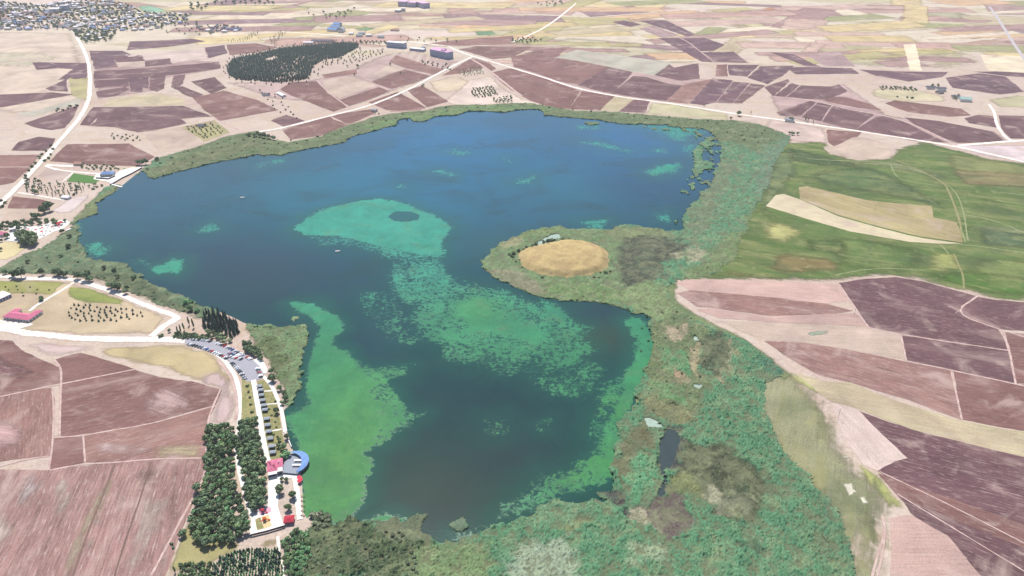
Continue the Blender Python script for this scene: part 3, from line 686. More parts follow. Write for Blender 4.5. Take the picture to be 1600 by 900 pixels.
# ------------------------------------------------------------------ roads, tracks and paths
ROADS = [('road', 8.5, M_ROAD, [(700, 72), (720, 82), (760, 94), (800, 106), (850, 121), (900, 138), (960, 150), (1050, 162), (1150, 178), (1210, 186), (1330, 203), (1400, 214), (1490, 228), (1545, 240), (1640, 262)]),
 ('road', 9, M_ROAD, [(1490, 228), (1560, 222), (1640, 217)]), ('road', 8, M_ROAD, [(740, 88), (690, 112), (640, 140), (575, 167), (520, 180), (440, 201), (405, 206)]),
 ('road', 9.5, M_ROAD, [(112, 44), (118, 55), (133, 82), (139, 100), (141, 130), (140, 156), (125, 185), (105, 207), (85, 230), (60, 258), (30, 290), (-10, 328)]),
 ('path', 4.32, M_TRACK, [(141, 160), (180, 152), (215, 147), (250, 145), (290, 152), (320, 170), (345, 190), (380, 207), (400, 208)]),
 ('path', 3.60, M_TRACK, [(545, 168), (520, 150), (500, 132), (495, 126)]), ('path', 3.60, M_TRACK, [(607, 142), (580, 128), (560, 118)]), ('path', 2.88, M_TRACK, [(570, 162), (600, 172), (620, 174), (665, 170)]),
 ('road', 7, M_TRACK, [(736, 92), (760, 106), (800, 139), (815, 150)]), ('path', 3.60, M_TRACK, [(762, 113), (785, 107), (800, 107)]),
 ('road', 10, M_ROAD, [(440, 50), (500, 53), (560, 58), (630, 64), (700, 72)]), ('road', 8, M_ROAD, [(800, 66), (850, 45), (885, 18), (900, 5)]),
 ('road', 8, M_TRACK, [(660, 72), (760, 72), (830, 73), (900, 73)]),
 ('road', 10, M_FARROAD, [(1546, 10), (1560, 30), (1580, 62), (1600, 92), (1630, 130)]),
 ('road', 6, M_TRACK, [(1200, 150), (1262, 155), (1330, 172), (1385, 181), (1430, 195), (1495, 228)]), ('road', 6, M_ROAD, [(1545, 163), (1554, 175), (1557, 195), (1568, 212), (1580, 220)]),
 ('path', 3.60, M_TRACK, [(1000, 38), (1030, 50), (1068, 60), (1096, 82), (1120, 100)]), ('path', 2.88, M_TRACK, [(1025, 59), (1060, 59), (1110, 59)]), ('path', 2.88, M_TRACK, [(1060, 99), (1120, 100), (1190, 101), (1240, 103), (1340, 104)]),
 ('path', 2.88, M_TRACK, [(1110, 124), (1122, 118), (1138, 120), (1170, 126)]), ('path', 2.88, M_TRACK, [(1330, 108), (1400, 128), (1450, 135), (1490, 140)]),
 ('road', 7, M_ROAD, [(-8, 431), (40, 435), (90, 436), (120, 437), (140, 444), (175, 455), (230, 478), (262, 489), (280, 497)]),
 ('path', 4, M_ROAD, [(118, 440), (95, 455), (60, 475), (46, 486)]),
 ('road', 10, M_ROAD, [(-10, 513), (30, 518), (90, 526), (160, 531), (240, 530), (290, 533)]), ('road', 9, M_ROAD, [(236, 526), (258, 508), (280, 496)]),
 ('road', 4.2, M_PAVE, [(330, 548), (350, 561), (366, 583), (374, 610), (377, 640), (374, 665), (369, 690), (371, 720), (382, 765), (396, 812), (401, 828)]),
 ('road', 2.6, M_TRACK, [(340, 563), (356, 580), (368, 608), (371, 640), (369, 655)]),
 ('path', 1.80, M_TRACK, [(85, 562), (96, 575), (96, 600), (94, 640), (93, 680)]), ('path', 1.58, M_TRACK, [(82, 608), (84, 640), (83, 680), (80, 715), (75, 735)]),
 ('path', 1.80, M_TRACK, [(-5, 621), (95, 600), (212, 577)]), ('path', 1.58, M_TRACK, [(84, 684), (130, 681), (160, 675), (240, 662), (336, 634)]), ('path', 1.58, M_TRACK, [(130, 681), (133, 722)]),
 ('path', 1.73, M_TRACK, [(-5, 730), (40, 718), (76, 713)]), ('path', 1.58, M_TRACK, [(78, 735), (130, 725), (180, 723), (240, 717), (322, 716)]),
 ('path', 1.87, M_TRACK, [(345, 608), (334, 632), (325, 655), (323, 700), (320, 745), (305, 772), (270, 836), (236, 900)]),
 ('path', 2.16, M_TRACK, [(1311, 444), (1333, 477), (1357, 512)]), ('path', 2.16, M_TRACK, [(1357, 512), (1410, 523), (1500, 537), (1577, 548)]), ('path', 2.16, M_TRACK, [(1407, 522), (1416, 563)]),
 ('path', 2.16, M_TRACK, [(1415, 564), (1488, 579), (1604, 604)]), ('path', 1.87, M_TRACK, [(1486, 580), (1494, 615), (1503, 656)]), ('path', 2.16, M_TRACK, [(1566, 515), (1577, 548), (1587, 601)]),
 ('path', 2.16, M_TRACK, [(1527, 463), (1489, 489), (1562, 515), (1604, 528)]), ('path', 1.15, M_TRACK, [(1374, 737), (1490, 792), (1604, 851)]), ('path', 1.15, M_TRACK, [(1402, 772), (1500, 832), (1604, 895)]),
 ('path', 1.73, M_TRACK, [(1378, 806), (1384, 830), (1370, 870), (1362, 905)]), ('path', 1.44, M_TRACK, [(1384, 830), (1378, 868), (1370, 905)]),
 ('path', 2.2, M_TURF, [(1490, 397), (1497, 412), (1505, 430), (1506, 452)]), ('path', 3, M_TURF, [(1400, 250), (1440, 268), (1475, 285), (1485, 305), (1500, 345), (1503, 372)]),
 ('path', 1.44, M_TRACK, [(282, 199), (335, 188)]), ('path', 1.44, M_TRACK, [(282, 199), (320, 222), (360, 207)]), ('path', 4, M_ROAD, [(28, 301), (60, 306), (100, 313)]), ('path', 3, M_ROAD, [(98, 284), (114, 270)]),
 ('path', 5, M_ROAD, [(70, 259), (90, 266), (150, 272), (180, 271)]), ('road', 8, M_ROAD, [(72, 258), (115, 260)]), ('path', 2, M_ROAD, [(434, 838), (436, 866)]), ('path', 2, M_ROAD, [(441, 872), (444, 903)]),
]
for i, (n, wd, m, pts) in enumerate(ROADS): strip(n, pts, wd * (1.25 if m in (M_ROAD, M_TRACK) else 1), m, 0.95 + 0.012 * i, sm=2 if len(pts) > 2 else 0)

# car park, promenade and lakeside paving
def pave(name, pts, mat, z, jit=.15): return sheet(name, pts, mat, z, (0, 0, 0), jit=jit)
pave('car_park', [(288, 528), (312, 529), (335, 533), (352, 539), (370, 547), (388, 557), (402, 568), (412, 585), (411, 590), (402, 594), (388, 597), (381, 593), (370, 578), (356, 563), (338, 554), (312, 545), (290, 538)], M_ASPHALT, 1.76)
pave('pavement', [(396, 563), (402, 560), (412, 566), (418, 578), (416, 584), (412, 584), (405, 572)], M_PAVE, 1.84)
strip('promenade', [(396, 594), (399, 612), (404, 640), (410, 680), (415, 708), (420, 722)], 4.6, M_PAVE, 1.86, sm=1)
pave('terrace', [(421, 742), (444, 737), (446, 720), (462, 722), (468, 742), (460, 748), (440, 748), (436, 768), (434, 800), (430, 818), (420, 800), (418, 760)], M_PAVE, 1.88)
pave('terrace', [(395, 806), (424, 786), (434, 790), (444, 822), (443, 824), (392, 837), (390, 828)], M_PAVE, 1.90)
strip('promenade', [(412, 588), (424, 602), (430, 615), (436, 630), (441, 645), (446, 675)], 3.2, M_PAVE, 1.92, sm=1)
strip('promenade', [(459, 742), (463, 760), (466, 790), (469, 812)], 4.0, M_PAVE, 1.94, sm=1)
for a, b in (((403, 612), (427, 611)), ((405, 633), (433, 631)), ((413, 676), (440, 671)), ((417, 699), (440, 694))): strip('path', [a, b], 1.5, M_PAVE, 1.96, sm=0)
pave('turf_plot', [(402, 596), (414, 592), (432, 625), (442, 680), (452, 720), (420, 722), (412, 670)], M_TURF, 1.74)
pave('turf_plot', [(378, 590), (395, 598), (400, 650), (396, 660), (377, 655), (378, 625)], M_TURF, 1.72)
pave('sand_pit', [(408, 808), (420, 804), (425, 822), (413, 827)], mat_noise('play_sand', S(226, 200, 150, .7), .15, .8), 2.04)
pave('turf_plot', [(399, 812), (407, 808), (413, 826), (402, 829)], M_TURF, 2.02)

# ------------------------------------------------------------------ the lake
LAKE = [(120, 345), (135, 340), (152, 333), (150, 324), (148, 318), (165, 308), (182, 297), (192, 289), (222, 265), (232, 277), (243, 279), (256, 274), (280, 268), (300, 263), (318, 257), (345, 252), (372, 248), (386, 245), (400, 241), (410, 243),
 (440, 242), (460, 237), (490, 231), (520, 226), (534, 224), (550, 213), (575, 207), (600, 200), (618, 195), (622, 187), (642, 185), (645, 190), (660, 190), (680, 182), (712, 180), (732, 174), (760, 174), (790, 176), (806, 172),
 (832, 170), (847, 172), (852, 180), (880, 183), (905, 185), (938, 188), (965, 193), (1000, 194), (1040, 195), (1065, 199), (1096, 200), (1112, 207), (1126, 222), (1130, 240), (1124, 256), (1118, 272), (1113, 286), (1107, 300), (1098, 306), (1092, 318),
 (1082, 330), (1072, 337), (1066, 346), (1070, 356), (1062, 361), (1040, 362), (1015, 357), (990, 353), (962, 355), (955, 361), (925, 358), (890, 358), (872, 354), (850, 357), (820, 365), (795, 375), (775, 386), (762, 400), (755, 411), (755, 420), (770, 430),
 (790, 440), (812, 452), (832, 460), (850, 465), (872, 468), (900, 470), (930, 472), (960, 478), (985, 486), (1010, 490), (1022, 496), (1012, 505), (1019, 516), (1021, 535), (1018, 555), (1012, 575), (1006, 590), (1001, 605), (993, 620),
 (994, 632), (998, 645), (985, 650), (976, 655), (971, 668), (968, 690), (965, 705), (962, 720), (958, 738), (966, 752), (965, 768), (955, 785), (945, 790), (935, 780), (925, 782), (900, 787), (870, 784), (850, 792), (830, 806), (812, 814), (795, 820), (770, 828), (745, 838), (720, 846),
 (700, 852), (685, 856), (672, 851), (665, 840), (655, 826), (640, 819), (610, 823), (580, 821), (556, 816), (536, 821), (522, 829), (511, 826), (514, 812), (504, 800), (490, 801), (480, 810), (474, 800), (473, 775), (472, 755), (470, 735), (464, 715), (456, 700), (449, 675), (446, 655), (443, 642),
 (452, 632), (460, 622), (465, 600), (468, 575), (467, 556), (478, 536), (483, 522), (474, 509), (440, 511), (400, 510), (380, 504), (365, 496), (345, 488), (320, 481), (300, 471), (285, 463), (265, 456), (245, 449), (232, 443), (210, 426), (190, 413),
 (170, 411), (140, 406), (130, 396), (124, 380), (121, 365), (118, 352)]
LK = P2(LAKE)
# floating weed and algae: (outline, amount 0..1.3, edge softness m)
ALGAE = [
 ([(457, 360), (480, 345), (512, 326), (530, 320), (565, 316), (590, 313), (605, 315), (640, 320), (650, 330), (675, 335), (692, 345), (706, 356), (698, 366), (690, 380), (690, 400), (640, 395), (590, 385), (540, 374), (500, 366), (470, 367)], 1.2, 10),
 ([(470, 364), (540, 372), (600, 384), (690, 395), (698, 420), (690, 430), (640, 425), (615, 412), (585, 397), (540, 388), (500, 376)], .58, 14),
 ([(612, 405), (690, 395), (702, 420), (716, 440), (760, 450), (730, 470), (690, 470), (650, 480), (632, 470), (612, 440)], .57, 14),
 ([(650, 462), (700, 450), (760, 448), (800, 458), (850, 480), (890, 500), (922, 514), (910, 520), (932, 542), (912, 556), (905, 575), (880, 580), (840, 578), (780, 560), (720, 545), (680, 542), (655, 530), (648, 505)], .60, 12),
 ([(700, 475), (745, 462), (790, 475), (812, 500), (845, 505), (860, 530), (830, 545), (790, 535), (740, 530), (715, 505)], .95, 18),
 ([(850, 470), (880, 485), (900, 505), (890, 520), (855, 510), (840, 490)], .8, 14),
 ([(690, 540), (760, 545), (840, 565), (900, 575), (925, 560), (940, 575), (930, 610), (896, 626), (860, 610), (830, 590), (770, 575), (700, 560)], .47, 12),
 ([(560, 460), (620, 460), (650, 500), (650, 545), (620, 545), (600, 520), (570, 490)], .42, 12),
 ([(450, 474), (462, 472), (482, 475), (502, 481), (522, 493), (540, 516), (527, 530), (530, 541), (546, 556), (556, 566), (574, 578), (592, 590), (606, 604), (612, 622), (620, 640), (614, 660), (600, 685), (576, 696), (563, 706), (573, 718), (568, 731), (560, 750),
   (562, 765), (556, 784), (546, 797), (538, 806), (520, 820), (506, 812), (482, 820), (474, 795), (478, 745), (474, 715), (460, 698), (450, 672), (448, 652), (466, 640), (482, 626), (489, 605), (488, 585), (492, 565), (501, 545), (504, 530), (503, 510), (490, 492), (470, 487)], 1.25, 7),
 ([(560, 568), (590, 575), (622, 578), (645, 572), (630, 590), (605, 600), (600, 620), (614, 640), (642, 650), (655, 648), (636, 660), (610, 680), (585, 690), (580, 640)], .62, 9),
 ([(974, 506), (990, 500), (1002, 498), (1012, 508), (1020, 530), (1018, 556), (1010, 580), (1003, 602), (990, 622), (983, 640), (972, 655), (966, 690), (960, 720), (952, 745), (930, 755), (912, 740), (908, 715), (925, 690), (945, 660), (965, 625), (972, 590), (980, 565), (988, 545), (992, 530), (984, 516)], 1.05, 7),
 ([(940, 600), (970, 590), (965, 630), (930, 690), (925, 740), (960, 750), (940, 765), (900, 780), (870, 782), (840, 788), (800, 818), (750, 834), (700, 850), (730, 830), (770, 815), (800, 785), (840, 756), (890, 728), (910, 700), (908, 675), (915, 648)], .66, 11),
 ([(232, 419), (255, 414), (276, 405), (292, 408), (291, 425), (278, 433), (262, 428), (246, 428)], 1.0, 8),
 ([(128, 385), (150, 377), (172, 386), (168, 397), (150, 402), (136, 396)], .75, 12), ([(110, 350), (124, 348), (126, 395), (110, 395)], .7, 10),
 ([(1008, 268), (1030, 260), (1062, 256), (1062, 262), (1045, 273), (1025, 276)], .75, 18), ([(905, 222), (930, 222), (988, 234), (982, 239), (940, 232)], .55, 18), ([(1015, 234), (1040, 233), (1040, 240), (1018, 240)], .5, 14),
 ([(805, 278), (832, 274), (830, 287), (808, 287)], .62, 14), ([(905, 346), (945, 344), (942, 358), (920, 357)], .62, 12), ([(1020, 335), (1045, 330), (1045, 350), (1025, 345)], .5, 12), ([(670, 268), (690, 265), (715, 275), (700, 279)], .55, 12),
 ([(690, 236), (712, 230), (732, 238), (712, 242)], .5, 12), ([(613, 294), (625, 288), (640, 297)], .55, 8), ([(310, 360), (335, 346), (343, 356), (330, 363)], .52, 12), ([(780, 245), (800, 245), (800, 256), (785, 255)], .45, 14),
 ([(205, 407), (222, 405), (235, 417), (215, 418)], .5, 8), ([(990, 196), (1045, 196), (1098, 202), (1090, 216), (1060, 222), (1030, 206)], .62, 22), ([(900, 195), (935, 193), (940, 200), (905, 202)], .5, 14), ([(1060, 225), (1085, 222), (1082, 245), (1065, 240)], .5, 14),
 ([(395, 255), (445, 245), (450, 252), (410, 262)], .45, 18), ([(835, 655), (860, 650), (858, 675), (840, 672)], .42, 9), ([(745, 650), (790, 640), (800, 680), (760, 690)], .36, 9), ([(560, 822), (590, 808), (618, 818), (612, 826), (580, 824)], .9, 6), ([(690, 842), (740, 836), (720, 852)], .8, 6),
]
HOLES = [([(565, 552), (600, 570), (650, 575), (660, 650), (600, 700), (566, 710), (585, 650), (570, 600)], .70, 10), ([(915, 640), (940, 605), (962, 610), (945, 660), (925, 720), (940, 745), (900, 775), (880, 740)], .72, 10),
 ([(960, 655), (968, 690), (962, 720), (945, 700), (950, 665)], .8, 6), ([(608, 338), (618, 331), (640, 331), (654, 336), (652, 343), (636, 346), (616, 345)], -1.2, 4)]
# broad differences of the water itself, with far sky reflection painted in as blue: (px, py, radius m along / across view, colour, amount)
DEEP = np.array(S(36, 100, 94, .25)); 
MURK_SKY = [(520, 370, 190, 150, S(46, 128, 132, .34), .5), (250, 310, 170, 150, S(54, 122, 150, .34), .45), (600, 620, 80, 80, S(38, 106, 98, .26), .5), (560, 300, 190, 130, S(50, 156, 160, .40), .75), (880, 300, 140, 120, S(56, 150, 156, .38), .7), (690, 390, 60, 70, S(40, 122, 120, .32), .6), (700, 330, 60, 60, S(54, 148, 148, .36), .6), (700, 235, 230, 330, S(30, 140, 196, .36), .75), (980, 220, 160, 260, S(30, 136, 196, .36), .65), (300, 300, 170, 190, S(62, 118, 136, .30), .6), (600, 290, 260, 160, S(46, 132, 160, .34), .5), (820, 330, 160, 130, S(66, 130, 158, .27), .55), (1000, 290, 90, 120, S(54, 98, 138, .27), .55), (420, 430, 90, 80, S(84, 100, 112, .27), .6), (340, 400, 110, 90, S(74, 100, 120, .27), .5), (455, 550, 16, 60, S(74, 98, 106, .27), .8),
        (560, 430, 110, 70, S(60, 106, 122, .27), .6), (790, 385, 70, 60, S(70, 128, 122, .32), .65), (940, 525, 45, 38, S(84, 106, 80, .27), .8), (930, 490, 55, 20, S(56, 82, 104, .27), .6), (600, 520, 40, 60, S(58, 96, 118, .27), .7),
        (720, 640, 130, 60, S(54, 90, 96, .27), .6), (680, 770, 70, 45, S(88, 106, 86, .27), .75), (800, 720, 60, 45, S(74, 94, 96, .27), .55), (700, 820, 40, 20, S(86, 90, 84, .27), .7), (620, 720, 50, 40, S(80, 106, 92, .27), .55)]
def lake_mesh():
    sp = 3.0
    x0, y0 = LK.min(0) - sp; x1, y1 = LK.max(0) + sp
    xs = np.arange(x0, x1 + sp, sp); ys = np.arange(y0, y1 + sp, sp); X, Y = np.meshgrid(xs, ys); ny, nx = X.shape
    ins = inside(LK, X.ravel(), Y.ravel()).reshape(ny, nx)
    cell = ins[:-1, :-1] | ins[:-1, 1:] | ins[1:, :-1] | ins[1:, 1:]
    use = np.zeros((ny, nx), bool)
    for a in (0, 1):
        for b in (0, 1): use[a:ny - 1 + a, b:nx - 1 + b] |= cell
    x = X[use]; y = Y[use]; out = ~ins[use]
    d, bx, by = dist_poly(LK, x[out], y[out], want_pt=True); x[out] = bx; y[out] = by
    idx = -np.ones((ny, nx), int); idx[use] = np.arange(use.sum())
    j, i = np.nonzero(cell); F = np.stack([idx[j, i], idx[j, i + 1], idx[j + 1, i + 1], idx[j + 1, i]], 1)
    n = len(x); alg = np.zeros(n); halo = np.zeros(n)
    wx = x + 26 * (fbm(x * .018, y * .018, 4) - .5); wy = y + 26 * (fbm(x * .018 + 31, y * .018, 4) - .5)
    for pts, val, soft in ALGAE:
        p = P2(pts); lo = p.min(0) - 4 * soft - 25; hi = p.max(0) + 4 * soft + 25
        k = (wx > lo[0]) & (wx < hi[0]) & (wy > lo[1]) & (wy < hi[1])
        if k.any(): s = sdist(p, wx[k], wy[k]); alg[k] = np.maximum(alg[k], val * sstep(-soft * 1.2, soft, s)); halo[k] = np.maximum(halo[k], min(val, 1) * sstep(-soft * 2.5 - 12, soft, s))
    for pts, val, soft in HOLES:
        p = P2(pts); s = sdist(p, wx, wy) if val > -.5 else sdist(p, x, y); q = sstep(-soft, soft, s); alg = np.where(alg > val, alg + (val - alg) * q, alg)
    col = np.tile(DEEP, (n, 1))
    for px, py, rx, ry, c, a in MURK_SKY:
        cx, cy, _ = P(px, py); wgt = a * np.exp(-((x - cx) / rx) ** 2 - ((y - cy) / ry) ** 2); col = col * (1 - wgt[:, None]) + np.array(c) * wgt[:, None]
    # weed colour: blue-green film in the north, yellow-green scum in the southern coves
    tn = sstep(520, 900, y)[:, None]; g = np.array(S(84, 172, 114, .46)) * (1 - tn) + np.array(S(84, 190, 164, .48)) * tn
    cx, cy, _ = P(525, 745); q = np.exp(-((x - cx) / 45) ** 2 - ((y - cy) / 130) ** 2)[:, None] * .85; g = g * (1 - q) + np.array(S(112, 176, 92, .47)) * q
    for px, py, r in ((935, 720, 30), (955, 640, 22), (750, 480, 40), (880, 742, 25)):
        cx, cy, _ = P(px, py); q = .5 * np.exp(-((x - cx) ** 2 + (y - cy) ** 2) / r ** 2)[:, None]; g = g * (1 - q) + np.array(S(104, 180, 92, .44)) * q
    me = np_mesh('lake', np.column_stack([x, y, np.full(n, .05)]), F, M_LAKE)
    set_attr(me, 'alg', np.clip(alg, 0, 1.4)); set_attr(me, 'halo', halo); set_attr(me, 'body', np.column_stack([col, np.ones(n)]), 'COLOR'); set_attr(me, 'weed', np.column_stack([g, np.ones(n)]), 'COLOR')
    return me
def mat_lake():
    k = NT('lake_water', 0.12, 0.5); p = k.pos(); k.b.inputs['IOR'].default_value = 1.33
    a = k.attr('alg').outputs['Fac']
    n1 = k.noise(k.vscale(p, (.85, 1, 1)), 0.22, 8, 0.72, 0.9); n2 = k.noise(k.vscale(p, (1, .8, 1)), 0.02, 3, 0.5, 1.0)
    nn = k.math('ADD', k.math('MULTIPLY', k.math('SUBTRACT', n1, .5), 2.7), k.math('MULTIPLY', k.math('SUBTRACT', n2, .5), 1.0))
    v = k.math('ADD', a, nn)
    m = k.math('MULTIPLY', k.step(v, 0.36, 0.74), 0.9); low = k.math('MULTIPLY', k.math('ADD', k.attr('halo').outputs['Fac'], k.math('MULTIPLY', k.math('SUBTRACT', k.noise(p, .05, 6, .7, 1.0), .5), .6)), 0.72, True)         # thin weed just under the surface tints the water
    gate = k.step(a, 0.08, 0.3); m = k.math('MULTIPLY', m, gate)
    specks = k.math('MULTIPLY', k.step(k.noise(p, 0.05, 6, .7, 2.2), 0.62, 0.74), k.math('MULTIPLY', k.step(k.noise(p, 0.006, 3, .5), 0.46, 0.6), 0.55))
    wisps = k.math('MULTIPLY', k.step(k.noise(k.vscale(p, (.6, 1, 1)), 0.012, 5, .6, 1.2), 00.46, 0.72), 0.55)
    body = k.attr('body').outputs['Color']; weed = k.attr('weed').outputs['Color']
    body = k.scalecol(body, k.math('ADD', 0.86, k.math('MULTIPLY', k.noise(p, 0.01, 4, .55, .6), 0.28)))
    body = k.mix(wisps, body, S(60, 104, 100, .27)); body = k.mix(low, body, S(52, 128, 104, .34))
    wcol = k.scalecol(weed, k.math('ADD', 0.52, k.math('ADD', k.math('MULTIPLY', k.noise(p, 0.03, 7, .7, 1.2), 0.55), k.math('MULTIPLY', k.noise(k.vscale(p, (.5, .08, 1)), 1.0, 4, .65, .6), 0.42))))
    thin = k.mix(k.math('MULTIPLY', specks, .8), body, S(110, 164, 140, .36))
    wcol = k.mix(k.step(k.noise(p, .018, 6, .68, 1.4), .5, .72, 0, .55), wcol, S(132, 168, 126, .44))
    op = k.step(k.math('ADD', k.math('MULTIPLY', k.noise(p, .022, 6, .68, 1.0), .75), k.math('MULTIPLY', k.noise(p, .16, 4, .7), .25)), .36, .62, .60, .97)
    k.base(k.mix(k.math('MULTIPLY', m, op), thin, wcol))
    k.l(k.math('ADD', 0.1, k.math('MULTIPLY', m, 0.4)), k.b.inputs['Roughness'])
    k.l(k.math('MULTIPLY', k.math('SUBTRACT', 1.0, m), 0.5), k.b.inputs['Specular IOR Level'])
    k.bump(k.noise(p, 0.35, 3, .6), 0.12, 0.5)
    return k.m
M_LAKE = mat_lake()
o = link('lake', lake_mesh()); o['kind'] = 'structure'

# ------------------------------------------------------------------ reeds and marsh (nobody could count the stems: stuff)
MARSH = [P2(q) for q in (
 [(196, 284), (222, 262), (238, 248), (265, 240), (300, 230), (345, 214), (372, 208), (400, 204), (412, 205), (430, 217), (452, 221), (500, 212), (530, 199), (560, 189), (585, 181), (612, 176), (660, 172), (692, 165), (722, 162), (760, 162), (800, 160), (832, 160), (870, 167), (900, 172), (940, 173), (1000, 177), (1050, 182), (1100, 185), (1150, 187), (1190, 194), (1222, 204), (1245, 213), (1232, 232), (1216, 260),
  (1206, 292), (1190, 320), (1176, 345), (1165, 370), (1158, 395), (1148, 412), (1128, 430), (1090, 439), (1062, 440), (1050, 452), (1056, 470), (1076, 486), (1100, 498), (1130, 511), (1160, 526), (1190, 546), (1215, 566), (1236, 586), (1224, 592), (1205, 600), (1196, 612), (1200, 640), (1216, 672), (1236, 710), (1270, 740), (1296, 770), (1316, 800), (1332, 830), (1346, 870), (1350, 930),
  (446, 930), (446, 870), (455, 850), (476, 828), (500, 790), (640, 720), (740, 600), (720, 470), (725, 400), (760, 330), (700, 250), (400, 300), (240, 300)],
 [(150, 360), (112, 350), (104, 356), (62, 386), (45, 392), (12, 408), (-10, 422), (-10, 428), (60, 431), (110, 432), (140, 438), (165, 448), (190, 456), (230, 472), (262, 485), (285, 492), (310, 500), (375, 520), (300, 440)],
 [(105, 352), (112, 340), (128, 326), (140, 312), (150, 301), (165, 291), (176, 287), (192, 287), (200, 300), (160, 340), (130, 360)],
 [(340, 488), (372, 501), (378, 520), (396, 545), (410, 560), (414, 572), (424, 590), (434, 612), (442, 632), (447, 648), (500, 620), (500, 500)],
)]
ISLETS = [P2(q) for q in ([(1080, 236), (1090, 228), (1104, 232), (1098, 246), (1106, 258), (1098, 272), (1086, 280), (1080, 270), (1082, 250)], [(1090, 225), (1110, 214), (1118, 226), (1106, 236)], [(1065, 335), (1080, 318), (1098, 305), (1100, 320), (1086, 334), (1078, 350), (1066, 358)], [(1050, 345), (1058, 340), (1060, 350), (1052, 352)],
 [(1076, 290), (1084, 284), (1090, 292), (1080, 300)], [(1100, 250), (1118, 256), (1112, 268), (1100, 262)],
 [(455, 498), (460, 493), (470, 496), (466, 503), (458, 502)], [(910, 192), (932, 190), (940, 194), (920, 197)], [(935, 345), (950, 352), (962, 352), (955, 358)], [(576, 818), (600, 806), (625, 812), (650, 806), (672, 806), (660, 822), (640, 836), (668, 848), (600, 840)], [(486, 800), (500, 797), (516, 804), (514, 822), (494, 826)], [(700, 822), (725, 806), (740, 812), (728, 826), (708, 834)], [(930, 766), (950, 760), (964, 768), (960, 784), (938, 778)],
 [(985, 640), (1000, 630), (1010, 650), (998, 672), (980, 676)])]
MOUND = smooth(P2([(808, 400), (815, 392), (835, 385), (860, 380), (880, 376), (905, 377), (930, 383), (948, 391), (953, 403), (951, 417), (943, 425), (925, 431), (900, 434), (870, 433), (840, 430), (822, 421), (811, 410)]), 1)
PONDS = [[(1024, 692), (1034, 678), (1048, 668), (1066, 672), (1064, 690), (1056, 715), (1044, 738), (1033, 746), (1029, 722)], [(1000, 652), (1016, 650), (1038, 662), (1042, 672), (1026, 674), (1008, 664)], [(1080, 522), (1096, 520), (1094, 532), (1084, 536)], [(1078, 600), (1092, 592), (1100, 602), (1088, 610)],
         [(1000, 790), (1020, 780), (1040, 775), (1062, 780), (1076, 798), (1076, 818), (1060, 834), (1034, 830), (1008, 815)], [(1035, 745), (1048, 742), (1045, 775), (1034, 780), (1026, 772)], [(848, 372), (872, 363), (878, 372), (862, 378), (846, 384), (826, 388)]]
PW = [smooth(P2(q), 1) for q in PONDS]
REED = S(98, 152, 112)
